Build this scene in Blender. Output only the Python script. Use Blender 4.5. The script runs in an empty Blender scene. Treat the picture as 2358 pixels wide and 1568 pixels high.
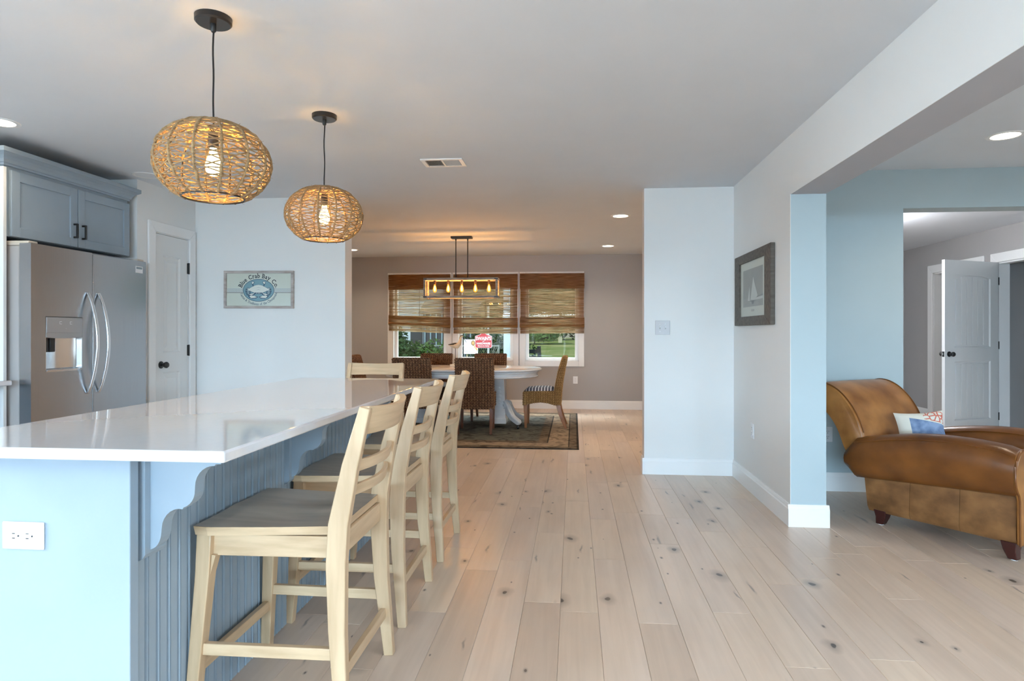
import bpy, bmesh, math, random
from mathutils import Vector, Matrix
R = math.radians
PI = math.pi
rnd = random.Random(7)
scene = bpy.context.scene
col = scene.collection

# ------------------------------------------------------------------ camera
YAW = math.atan(142 / 1458.0)
cam_d = bpy.data.cameras.new('camera')
cam_d.sensor_width = 36.0
cam_d.lens = 1458.0 / 2358.0 * 36.0
cam_d.shift_y = -18.0 / 2358.0
cam_d.clip_start = 0.05
cam_d.clip_end = 400
cam = bpy.data.objects.new('camera', cam_d)
cam.location = (0, 0, 1.207)
cam.rotation_euler = (R(90), 0, YAW)
col.objects.link(cam)
scene.camera = cam

# ------------------------------------------------------------------ world, sun, exposure
scene.view_settings.view_transform = 'Standard'
scene.view_settings.look = 'None'
scene.view_settings.exposure = 0.46
scene.view_settings.gamma = 1.0
scene.view_settings.use_curve_mapping = False
world = bpy.data.worlds.new('sky')
scene.world = world
world.use_nodes = True
wn = world.node_tree.nodes
wn.clear()
wo = wn.new('ShaderNodeOutputWorld')
wb = wn.new('ShaderNodeBackground')
ws = wn.new('ShaderNodeTexSky')
ws.sky_type = 'NISHITA'
ws.sun_disc = False
ws.sun_elevation = R(48)
ws.sun_rotation = R(250)
ws.air_density = 1.0
wb.inputs['Strength'].default_value = 0.12
world.node_tree.links.new(ws.outputs[0], wb.inputs[0])
world.node_tree.links.new(wb.outputs[0], wo.inputs[0])

def lamp(name, kind, loc, rot=(0, 0, 0), energy=10, color=(1, 1, 1), **kw):
    d = bpy.data.lights.new(name, kind)
    d.energy = energy
    d.color = color
    for k, v in kw.items():
        setattr(d, k, v)
    o = bpy.data.objects.new(name, d)
    o.location = loc
    o.rotation_euler = rot
    col.objects.link(o)
    return o

# sun over the house from behind-left, lights the lawn
lamp('sun', 'SUN', (-20, -20, 30), (R(42), 0, R(-62)), 2.0, (1.0, 0.95, 0.86), angle=R(0.6))
# open sky seen through the glazing behind the camera (a sky patch outdoors, above the horizon)
DAY = (0.53, 0.78, 1.0)
RY = -7.5
lamp('sky_behind_house', 'AREA', (0.5, -12.5, 4.2), (R(90), 0, R(0)), 16500, DAY,
     shape='RECTANGLE', size=16.0, size_y=5.0)
lamp('daylight_sink_window', 'AREA', (-4.9, 0.3, 2.1), (R(68), 0, R(-90)), 400, (0.72, 0.88, 1.0),  # lamp behind an added left window, brightens the side wall
     shape='RECTANGLE', size=2.4, size_y=1.2)
# fill lamp as sky outside an added side window of the living room
lamp('sky_beside_living_room', 'AREA', (9.0, -0.5, 3.2), (R(90), 0, R(90)), 1100, (0.72, 0.88, 1.0),
     shape='RECTANGLE', size=8.0, size_y=3.0)
# open sky above the dining windows
lamp('sky_over_garden', 'AREA', (-1.4, 13.5, 4.6), (R(-42), 0, R(0)), 1400, (0.85, 0.93, 1.0),
     shape='RECTANGLE', size=6.0, size_y=2.0)
WARM = (1.0, 0.80, 0.58)

# ------------------------------------------------------------------ materials
def new_mat(name):
    m = bpy.data.materials.new(name)
    m.use_nodes = True
    nt = m.node_tree
    b = nt.nodes['Principled BSDF']
    return m, nt, b

def N(nt, t, **kw):
    n = nt.nodes.new(t)
    for k, v in kw.items():
        if k in n.inputs:
            n.inputs[k].default_value = v
        else:
            setattr(n, k, v)
    return n

def ramp(nt, stops):
    r = nt.nodes.new('ShaderNodeValToRGB')
    e = r.color_ramp.elements
    while len(e) < len(stops):
        e.new(0.5)
    for i, (p, c) in enumerate(stops):
        e[i].position = p
        e[i].color = (*c, 1) if len(c) == 3 else c
    return r

def mat(name, c, rough=0.5, metal=0.0, spec=0.5, c2=None, scale=(8, 8, 8), nscale=1.0, detail=4,
        lo=0.35, hi=0.65, bump=0.0, coat=0.0, space='Object', emit=None, estr=0.0, aniso=0):
    m, nt, b = new_mat(name)
    L = nt.links
    b.inputs['Base Color'].default_value = (*c, 1)
    b.inputs['Roughness'].default_value = rough
    b.inputs['Metallic'].default_value = metal
    b.inputs['Specular IOR Level'].default_value = spec
    if coat:
        b.inputs['Coat Weight'].default_value = coat
        b.inputs['Coat Roughness'].default_value = 0.12
    if emit:
        b.inputs['Emission Color'].default_value = (*emit, 1)
        b.inputs['Emission Strength'].default_value = estr
    if c2 is not None or bump:
        tc = N(nt, 'ShaderNodeTexCoord')
        mp = N(nt, 'ShaderNodeMapping')
        mp.inputs['Scale'].default_value = scale
        L.new(tc.outputs[space], mp.inputs[0])
        no = N(nt, 'ShaderNodeTexNoise')
        no.inputs['Scale'].default_value = nscale
        no.inputs['Detail'].default_value = detail
        L.new(mp.outputs[0], no.inputs['Vector'])
        if c2 is not None:
            rp = ramp(nt, [(lo, c), (hi, c2)])
            L.new(no.outputs['Fac'], rp.inputs[0])
            L.new(rp.outputs[0], b.inputs['Base Color'])
        if bump:
            bp = N(nt, 'ShaderNodeBump')
            bp.inputs['Strength'].default_value = bump
            bp.inputs['Distance'].default_value = 0.002
            L.new(no.outputs['Fac'], bp.inputs['Height'])
            L.new(bp.outputs[0], b.inputs['Normal'])
    return m

def emat(name, c, s):
    m = bpy.data.materials.new(name)
    m.use_nodes = True
    nt = m.node_tree
    nt.nodes.clear()
    o = nt.nodes.new('ShaderNodeOutputMaterial')
    e = nt.nodes.new('ShaderNodeEmission')
    e.inputs[0].default_value = (*c, 1)
    e.inputs[1].default_value = s
    nt.links.new(e.outputs[0], o.inputs[0])
    return m

MT = {}
MT['ceiling'] = mat('ceiling_paint', (0.755, 0.785, 0.825), 0.7, spec=0.1, c2=(0.77, 0.80, 0.84), scale=(3, 3, 3))
MT['wall'] = mat('white_wall_paint', (0.84, 0.845, 0.835), 0.5, spec=0.14, c2=(0.855, 0.86, 0.85), scale=(2, 2, 2))
MT['wallaqua'] = mat('pale_aqua_wall_paint', (0.47, 0.56, 0.59), 0.5, spec=0.14, c2=(0.485, 0.575, 0.605), scale=(2, 2, 2))
MT['soffit'] = mat('soffit_grey_paint', (0.46, 0.465, 0.50), 0.6, spec=0.14, c2=(0.475, 0.48, 0.515), scale=(2, 2, 2))  # darker grey for the header and its underside
MT['wallgray'] = mat('grey_wall_paint', (0.44, 0.43, 0.43), 0.5, spec=0.3, c2=(0.455, 0.44, 0.44), scale=(2, 2, 2))
MT['trim'] = mat('white_trim_paint', (0.91, 0.91, 0.905), 0.3, spec=0.4)
MT['doorpaint'] = mat('white_door_paint', (0.80, 0.805, 0.80), 0.35, spec=0.45)
MT['plastic'] = mat('white_plastic', (0.85, 0.86, 0.88), 0.3)
MT['plategrey'] = mat('light_grey_switch_plate', (0.62, 0.62, 0.64), 0.35)
MT['slot'] = mat('dark_slot', (0.03, 0.03, 0.035), 0.6)
MT['black'] = mat('black_metal', (0.012, 0.012, 0.013), 0.35, spec=0.5)
MT['blackwood'] = mat('dark_plastic', (0.02, 0.02, 0.022), 0.5)
MT['cab'] = mat('grey_blue_cabinet_paint', (0.325, 0.398, 0.465), 0.5, spec=0.15, c2=(0.34, 0.413, 0.48), scale=(5, 5, 5))
MT['quartz'] = mat('white_quartz', (0.76, 0.765, 0.80), 0.05, spec=0.9, c2=(0.735, 0.74, 0.78), scale=(40, 40, 40), detail=6, lo=0.45, hi=0.8, coat=0.6)
MT['quartz'].node_tree.nodes['Principled BSDF'].inputs['Coat Roughness'].default_value = 0.03
MT['steel'] = mat('stainless_steel', (0.43, 0.435, 0.45), 0.26, metal=1.0, c2=(0.40, 0.405, 0.42), scale=(1.0, 300, 1.0), nscale=2.0)
MT['steelhandle'] = mat('polished_steel', (0.72, 0.72, 0.73), 0.16, metal=1.0)
MT['fridgeside'] = mat('fridge_side_grey', (0.42, 0.40, 0.39), 0.45)
MT['fridgepanel'] = mat('dispenser_panel_grey', (0.42, 0.41, 0.41), 0.35, metal=0.4)
MT['hinge'] = mat('beige_hinge_cover', (0.62, 0.55, 0.47), 0.5)
MT['stool'] = mat('whitewashed_wood', (0.67, 0.485, 0.305), 0.38, spec=0.35, c2=(0.54, 0.375, 0.225), scale=(28, 28, 3.2), detail=6, bump=0.12, coat=0.2)
MT['stoolh'] = mat('whitewashed_wood_rail', (0.67, 0.485, 0.305), 0.38, spec=0.35, c2=(0.54, 0.375, 0.225), scale=(6, 3.2, 40), detail=6, bump=0.12, coat=0.2)
MT['stoolseat'] = mat('greyed_wood_seat', (0.46, 0.395, 0.325), 0.36, spec=0.45, c2=(0.37, 0.32, 0.26), scale=(4, 30, 30), detail=6, bump=0.1, coat=0.1)  # pale stool wood, darkened for the shade under the counter
MT['leather'] = mat('brown_leather', (0.22, 0.075, 0.014), 0.30, spec=0.5, c2=(0.105, 0.032, 0.006), scale=(6, 6, 7), detail=8, lo=0.30, hi=0.74, bump=0.25)
MT['leathertan'] = mat('worn_tan_leather', (0.44, 0.185, 0.045), 0.34, spec=0.5, c2=(0.20, 0.068, 0.013), scale=(5, 5, 6), detail=9, lo=0.32, hi=0.72, bump=0.25)
MT['leathersuede'] = mat('faded_side_leather', (0.29, 0.135, 0.048), 0.6, spec=0.3, c2=(0.135, 0.058, 0.02), scale=(9, 9, 12), detail=9, lo=0.32, hi=0.72, bump=0.3)
MT['darkfoot'] = mat('dark_mahogany', (0.05, 0.012, 0.01), 0.25)
MT['wicker'] = mat('dark_seagrass', (0.33, 0.18, 0.095), 0.38, c2=(0.13, 0.058, 0.03), scale=(45, 45, 45), detail=3)  # seagrass with the shade of the backlit chairs in its colour
MT['wickerdark'] = mat('seagrass_core', (0.035, 0.016, 0.009), 0.8)  # core darkened so the gaps between strands look shaded
MT['wickertan'] = mat('tan_seagrass', (0.47, 0.29, 0.115), 0.5, c2=(0.30, 0.17, 0.06), scale=(45, 45, 45), detail=3)  # same seagrass, window light put into the colour
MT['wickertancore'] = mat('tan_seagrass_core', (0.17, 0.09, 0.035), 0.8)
MT['chairleg'] = mat('reddish_chair_leg', (0.14, 0.045, 0.018), 0.3, spec=0.5, c2=(0.10, 0.03, 0.012), scale=(20, 20, 3))
MT['chairlegtan'] = mat('amber_chair_leg', (0.30, 0.115, 0.03), 0.3, spec=0.5, c2=(0.22, 0.075, 0.02), scale=(20, 20, 3))  # leg colour lightened to go with the window-lit seagrass
MT['tablewhite'] = mat('white_table_enamel', (0.74, 0.76, 0.79), 0.13, spec=0.55, c2=(0.70, 0.71, 0.73), scale=(4, 20, 20))
MT['rope'] = mat('seagrass_rope', (0.42, 0.275, 0.13), 0.7, c2=(0.22, 0.13, 0.058), scale=(60, 60, 160), detail=3, bump=0.6)
MT['reed'] = None
MT['gwood'] = mat('weathered_grey_wood', (0.42, 0.38, 0.345), 0.6, c2=(0.23, 0.205, 0.185), scale=(8, 40, 40), detail=6, bump=0.2)
MT['frame'] = mat('driftwood_picture_frame', (0.135, 0.115, 0.095), 0.6, c2=(0.075, 0.062, 0.05), scale=(40, 6, 40), detail=7, bump=0.3)
MT['signframe'] = mat('whitewashed_sign_frame', (0.55, 0.50, 0.47), 0.6, c2=(0.36, 0.30, 0.27), scale=(7, 30, 30), detail=6)
MT['signbg'] = mat('pale_sign_board', (0.66, 0.70, 0.62), 0.10, spec=0.5)
MT['signblue'] = mat('sign_blue', (0.22, 0.38, 0.44), 0.25)
MT['signnavy'] = mat('sign_navy', (0.025, 0.075, 0.13), 0.3)
MT['signink'] = mat('sign_ink', (0.012, 0.02, 0.03), 0.3)
MT['signwhite'] = mat('sign_cream', (0.72, 0.76, 0.70), 0.25)
MT['signgrey'] = mat('sign_grey_blue', (0.27, 0.34, 0.38), 0.3)
MT['matboard'] = mat('mat_board', (0.66, 0.67, 0.63), 0.5)
MT['printgrey'] = mat('print_sky_grey', (0.30, 0.295, 0.30), 0.5, c2=(0.36, 0.355, 0.35), scale=(6, 6, 6))
MT['printsea'] = mat('print_sea_grey', (0.33, 0.335, 0.34), 0.5, c2=(0.40, 0.40, 0.40), scale=(6, 4, 40))
MT['printsail'] = mat('print_sail', (0.62, 0.63, 0.62), 0.5)
MT['printdark'] = mat('print_hull', (0.16, 0.165, 0.175), 0.5)
MT['brass'] = mat('brown_socket', (0.10, 0.055, 0.03), 0.4, metal=0.5)
MT['birdwhite'] = mat('bird_cream', (0.62, 0.58, 0.47), 0.6, c2=(0.52, 0.47, 0.36), scale=(20, 20, 20))
MT['cream'] = mat('cream_block', (0.78, 0.74, 0.62), 0.5)
MT['red'] = mat('sign_red', (0.55, 0.045, 0.06), 0.4)
MT['postwhite'] = mat('poster_white', (0.85, 0.87, 0.90), 0.5)
MT['pen'] = mat('poster_marker', (0.25, 0.30, 0.35), 0.5)
MT['lionmane'] = mat('lion_mane_brown', (0.20, 0.12, 0.055), 0.6)
MT['lionbody'] = mat('lion_tan', (0.55, 0.33, 0.12), 0.6)
MT['porch'] = mat('porch_post_paint', (0.55, 0.66, 0.72), 0.5)
MT['patio'] = mat('dark_patio_chair', (0.008, 0.010, 0.012), 0.7, spec=0.1)
MT['house'] = mat('white_siding', (0.62, 0.64, 0.66), 0.6)
MT['roof'] = mat('roof_shingle', (0.16, 0.15, 0.15), 0.8)
MT['garage'] = mat('dark_garage', (0.05, 0.045, 0.05), 0.7)
MT['fencewire'] = mat('fence_metal', (0.45, 0.48, 0.48), 0.5, metal=0.3)
MT['stakewood'] = mat('pale_stake', (0.80, 0.70, 0.45), 0.6)
MT['bark'] = mat('bark', (0.10, 0.075, 0.055), 0.9, c2=(0.06, 0.045, 0.03), scale=(10, 10, 3))
MT['asphaltgrey'] = mat('concrete_patio', (0.38, 0.37, 0.35), 0.8)
MT['downlens'] = emat('downlight_glow', (1.0, 0.86, 0.62), 9.0)
MT['filament'] = emat('filament_glow', (1.0, 0.62, 0.20), 26.0)
MT['pbulb'] = emat('pendant_bulb_glow', (1.0, 0.70, 0.28), 16.0)

def leaf_mat(name, c, c2):
    m, nt, b = new_mat(name)
    L = nt.links
    tc = N(nt, 'ShaderNodeTexCoord')
    no = N(nt, 'ShaderNodeTexNoise')
    no.inputs['Scale'].default_value = 1.3
    no.inputs['Detail'].default_value = 5
    L.new(tc.outputs['Object'], no.inputs['Vector'])
    rp = ramp(nt, [(0.35, c), (0.65, c2)])
    L.new(no.outputs['Fac'], rp.inputs[0])
    L.new(rp.outputs[0], b.inputs['Base Color'])
    b.inputs['Roughness'].default_value = 0.6
    tr = N(nt, 'ShaderNodeBsdfTranslucent')
    L.new(rp.outputs[0], tr.inputs[0])
    mx = N(nt, 'ShaderNodeMixShader')
    mx.inputs[0].default_value = 0.3
    out = nt.nodes['Material Output']
    L.new(b.outputs[0], mx.inputs[1])
    L.new(tr.outputs[0], mx.inputs[2])
    L.new(mx.outputs[0], out.inputs[0])
    return m
MT['leafdark'] = leaf_mat('dark_foliage', (0.025, 0.07, 0.02), (0.06, 0.13, 0.035))
MT['leafmid'] = leaf_mat('mid_foliage', (0.05, 0.12, 0.025), (0.13, 0.24, 0.055))
MT['leaflight'] = leaf_mat('light_foliage', (0.09, 0.18, 0.05), (0.24, 0.36, 0.10))
MT['lawn'] = mat('lawn_grass', (0.17, 0.26, 0.06), 0.9, spec=0.1, c2=(0.42, 0.42, 0.18), scale=(0.35, 0.35, 0.35), detail=8, lo=0.35, hi=0.7)

def glass_mat(name, tint=(1, 1, 1), refl=0.06):
    m = bpy.data.materials.new(name)
    m.use_nodes = True
    nt = m.node_tree
    nt.nodes.clear()
    o = nt.nodes.new('ShaderNodeOutputMaterial')
    t = nt.nodes.new('ShaderNodeBsdfTransparent')
    t.inputs[0].default_value = (*tint, 1)
    g = nt.nodes.new('ShaderNodeBsdfGlossy')
    g.inputs['Roughness'].default_value = 0.02
    x = nt.nodes.new('ShaderNodeMixShader')
    x.inputs[0].default_value = refl
    nt.links.new(t.outputs[0], x.inputs[1])
    nt.links.new(g.outputs[0], x.inputs[2])
    nt.links.new(x.outputs[0], o.inputs[0])
    return m
MT['glass'] = glass_mat('window_glass', (0.93, 0.98, 0.97), 0.05)
MT['pictureglass'] = glass_mat('picture_glass', (0.98, 0.99, 0.98), 0.06)

def amber_bulb():
    m = bpy.data.materials.new('amber_bulb_glass')
    m.use_nodes = True
    nt = m.node_tree
    nt.nodes.clear()
    o = nt.nodes.new('ShaderNodeOutputMaterial')
    t = nt.nodes.new('ShaderNodeBsdfTransparent')
    t.inputs[0].default_value = (1.0, 0.62, 0.22, 1)
    e = nt.nodes.new('ShaderNodeEmission')
    e.inputs[0].default_value = (1.0, 0.42, 0.06, 1)
    e.inputs[1].default_value = 1.6
    x = nt.nodes.new('ShaderNodeMixShader')
    x.inputs[0].default_value = 0.5
    nt.links.new(t.outputs[0], x.inputs[1])
    nt.links.new(e.outputs[0], x.inputs[2])
    nt.links.new(x.outputs[0], o.inputs[0])
    return m
MT['amber'] = amber_bulb()

def reed_mat():
    m, nt, b = new_mat('bamboo_reed')
    L = nt.links
    tc = N(nt, 'ShaderNodeTexCoord')
    mp = N(nt, 'ShaderNodeMapping')
    mp.inputs['Scale'].default_value = (5.0, 5.0, 170.0)
    L.new(tc.outputs['Object'], mp.inputs[0])
    no = N(nt, 'ShaderNodeTexNoise')
    no.inputs['Scale'].default_value = 1.0
    no.inputs['Detail'].default_value = 3
    L.new(mp.outputs[0], no.inputs['Vector'])
    rp = ramp(nt, [(0.28, (0.11, 0.034, 0.006)), (0.5, (0.31, 0.11, 0.017)), (0.72, (0.54, 0.235, 0.045))])
    L.new(no.outputs['Fac'], rp.inputs[0])
    L.new(rp.outputs[0], b.inputs['Base Color'])
    b.inputs['Roughness'].default_value = 0.5
    tr = N(nt, 'ShaderNodeBsdfTranslucent')
    rp2 = ramp(nt, [(0.3, (0.48, 0.38, 0.20)), (0.7, (0.95, 0.92, 0.76))])
    L.new(no.outputs['Fac'], rp2.inputs[0])
    L.new(rp2.outputs[0], tr.inputs[0])
    mx = N(nt, 'ShaderNodeMixShader')
    mx.inputs[0].default_value = 0.46
    out = nt.nodes['Material Output']
    L.new(b.outputs[0], mx.inputs[1])
    L.new(tr.outputs[0], mx.inputs[2])
    L.new(mx.outputs[0], out.inputs[0])
    return m
MT['reed'] = reed_mat()

def plank_mat():
    m, nt, b = new_mat('pale_oak_plank')
    L = nt.links
    tc = N(nt, 'ShaderNodeTexCoord')
    oi = N(nt, 'ShaderNodeObjectInfo')
    ge = N(nt, 'ShaderNodeNewGeometry')
    # position in the room plus a random jump for every plank
    wn_ = N(nt, 'ShaderNodeTexWhiteNoise')
    wn_.noise_dimensions = '1D'
    L.new(oi.outputs['Random'], wn_.inputs['W'])
    sc = N(nt, 'ShaderNodeVectorMath', operation='SCALE')
    sc.inputs['Scale'].default_value = 40.0
    L.new(wn_.outputs['Color'], sc.inputs[0])
    ad = N(nt, 'ShaderNodeVectorMath', operation='ADD')
    L.new(tc.outputs['Object'], ad.inputs[0])
    L.new(sc.outputs[0], ad.inputs[1])
    # fine grain
    mp = N(nt, 'ShaderNodeMapping')
    mp.inputs['Scale'].default_value = (34, 1.6, 1)
    L.new(ad.outputs[0], mp.inputs[0])
    g1 = N(nt, 'ShaderNodeTexNoise')
    g1.inputs['Scale'].default_value = 1.0
    g1.inputs['Detail'].default_value = 7
    g1.inputs['Distortion'].default_value = 0.6
    L.new(mp.outputs[0], g1.inputs['Vector'])
    # cloudy tint
    mp2 = N(nt, 'ShaderNodeMapping')
    mp2.inputs['Scale'].default_value = (4, 1.2, 1)
    L.new(ad.outputs[0], mp2.inputs[0])
    g2 = N(nt, 'ShaderNodeTexNoise')
    g2.inputs['Scale'].default_value = 1.0
    g2.inputs['Detail'].default_value = 4
    L.new(mp2.outputs[0], g2.inputs['Vector'])
    base = ramp(nt, [(0.0, (0.62, 0.48, 0.375)), (0.3, (0.735, 0.58, 0.455)), (0.6, (0.70, 0.56, 0.46)), (0.8, (0.755, 0.60, 0.465)), (1.0, (0.68, 0.54, 0.445))])
    L.new(oi.outputs['Random'], base.inputs[0])
    r2 = ramp(nt, [(0.30, (0.90, 0.89, 0.89)), (0.62, (1.03, 1.03, 1.03))])
    L.new(g2.outputs['Fac'], r2.inputs[0])
    m1 = N(nt, 'ShaderNodeMixRGB', blend_type='MULTIPLY')
    m1.inputs[0].default_value = 1.0
    L.new(base.outputs[0], m1.inputs[1])
    L.new(r2.outputs[0], m1.inputs[2])
    r1 = ramp(nt, [(0.25, (0.90, 0.885, 0.87)), (0.6, (1.02, 1.02, 1.02))])
    L.new(g1.outputs['Fac'], r1.inputs[0])
    m2 = N(nt, 'ShaderNodeMixRGB', blend_type='MULTIPLY')
    m2.inputs[0].default_value = 0.75
    L.new(m1.outputs[0], m2.inputs[1])
    L.new(r1.outputs[0], m2.inputs[2])
    prev = m2
    # knots: sparse dark eyes with a soft grey halo; and thin dark mineral streaks
    def voro(scale, dist_noise):
        mpv = N(nt, 'ShaderNodeMapping')
        mpv.inputs['Scale'].default_value = scale
        nn = N(nt, 'ShaderNodeTexNoise')
        nn.inputs['Scale'].default_value = 9.0
        L.new(ad.outputs[0], nn.inputs['Vector'])
        s2 = N(nt, 'ShaderNodeVectorMath', operation='SCALE')
        s2.inputs['Scale'].default_value = dist_noise
        L.new(nn.outputs['Color'], s2.inputs[0])
        a2 = N(nt, 'ShaderNodeVectorMath', operation='ADD')
        L.new(ad.outputs[0], a2.inputs[0])
        L.new(s2.outputs[0], a2.inputs[1])
        L.new(a2.outputs[0], mpv.inputs[0])
        v = N(nt, 'ShaderNodeTexVoronoi')
        v.inputs['Scale'].default_value = 1.0
        v.voronoi_dimensions = '2D'
        L.new(mpv.outputs[0], v.inputs['Vector'])
        sp = N(nt, 'ShaderNodeSeparateColor')
        L.new(v.outputs['Color'], sp.inputs[0])
        return v, sp
    def layer(prev, scale, dn, thr, inner, halo, colr, strength):
        v, sp = voro(scale, dn)
        sel = N(nt, 'ShaderNodeMath', operation='GREATER_THAN')
        sel.inputs[1].default_value = thr
        L.new(sp.outputs[0], sel.inputs[0])
        # radius varies from knot to knot
        rad = N(nt, 'ShaderNodeMapRange')
        rad.inputs['To Min'].default_value = 0.45
        rad.inputs['To Max'].default_value = 1.25
        L.new(sp.outputs[1], rad.inputs[0])
        dv = N(nt, 'ShaderNodeMath', operation='DIVIDE')
        L.new(v.outputs['Distance'], dv.inputs[0])
        L.new(rad.outputs[0], dv.inputs[1])
        rr = ramp(nt, [(inner, (1, 1, 1)), (inner * 1.35, (0.42, 0.42, 0.42)), (halo, (0, 0, 0))])
        L.new(dv.outputs[0], rr.inputs[0])
        mu = N(nt, 'ShaderNodeMath', operation='MULTIPLY')
        L.new(rr.outputs[0], mu.inputs[0])
        L.new(sel.outputs[0], mu.inputs[1])
        mu2 = N(nt, 'ShaderNodeMath', operation='MULTIPLY')
        L.new(mu.outputs[0], mu2.inputs[0])
        mu2.inputs[1].default_value = strength
        mx = N(nt, 'ShaderNodeMixRGB', blend_type='MIX')
        L.new(mu2.outputs[0], mx.inputs[0])
        L.new(prev.outputs[0], mx.inputs[1])
        mx.inputs[2].default_value = (*colr, 1)
        return mx
    prev = layer(prev, (3.6, 2.3, 1), 0.05, 0.79, 0.036, 0.17, (0.095, 0.075, 0.065), 0.95)
    prev = layer(prev, (9.0, 1.1, 1), 0.05, 0.72, 0.05, 0.13, (0.19, 0.15, 0.13), 0.65)
    prev = layer(prev, (14.0, 7.0, 1), 0.01, 0.955, 0.05, 0.14, (0.08, 0.05, 0.04), 0.85)
    L.new(prev.outputs[0], b.inputs['Base Color'])
    b.inputs['Roughness'].default_value = 0.29
    b.inputs['Specular IOR Level'].default_value = 0.45
    bp = N(nt, 'ShaderNodeBump')
    bp.inputs['Strength'].default_value = 0.08
    bp.inputs['Distance'].default_value = 0.002
    L.new(g1.outputs['Fac'], bp.inputs['Height'])
    L.new(bp.outputs[0], b.inputs['Normal'])
    return m
MT['plank'] = plank_mat()
MT['subfloor'] = mat('dark_subfloor', (0.10, 0.075, 0.055), 0.9)

def stripe_mat(name, ca, cb, axis, freq, rough=0.5):
    m, nt, b = new_mat(name)
    L = nt.links
    tc = N(nt, 'ShaderNodeTexCoord')
    sp = N(nt, 'ShaderNodeSeparateXYZ')
    L.new(tc.outputs['Object'], sp.inputs[0])
    mu = N(nt, 'ShaderNodeMath', operation='MULTIPLY')
    mu.inputs[1].default_value = freq
    L.new(sp.outputs[axis], mu.inputs[0])
    fr = N(nt, 'ShaderNodeMath', operation='FRACT')
    L.new(mu.outputs[0], fr.inputs[0])
    rp = ramp(nt, [(0.0, ca), (0.5, cb)])
    rp.color_ramp.interpolation = 'CONSTANT'
    L.new(fr.outputs[0], rp.inputs[0])
    L.new(rp.outputs[0], b.inputs['Base Color'])
    b.inputs['Roughness'].default_value = rough
    return m
MT['seatstripe'] = stripe_mat('navy_white_stripe', (0.03, 0.035, 0.07), (0.66, 0.66, 0.72), 0, 26)
MT['redstripe'] = stripe_mat('red_white_stripe', (0.30, 0.05, 0.07), (0.72, 0.66, 0.66), 2, 28)

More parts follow.
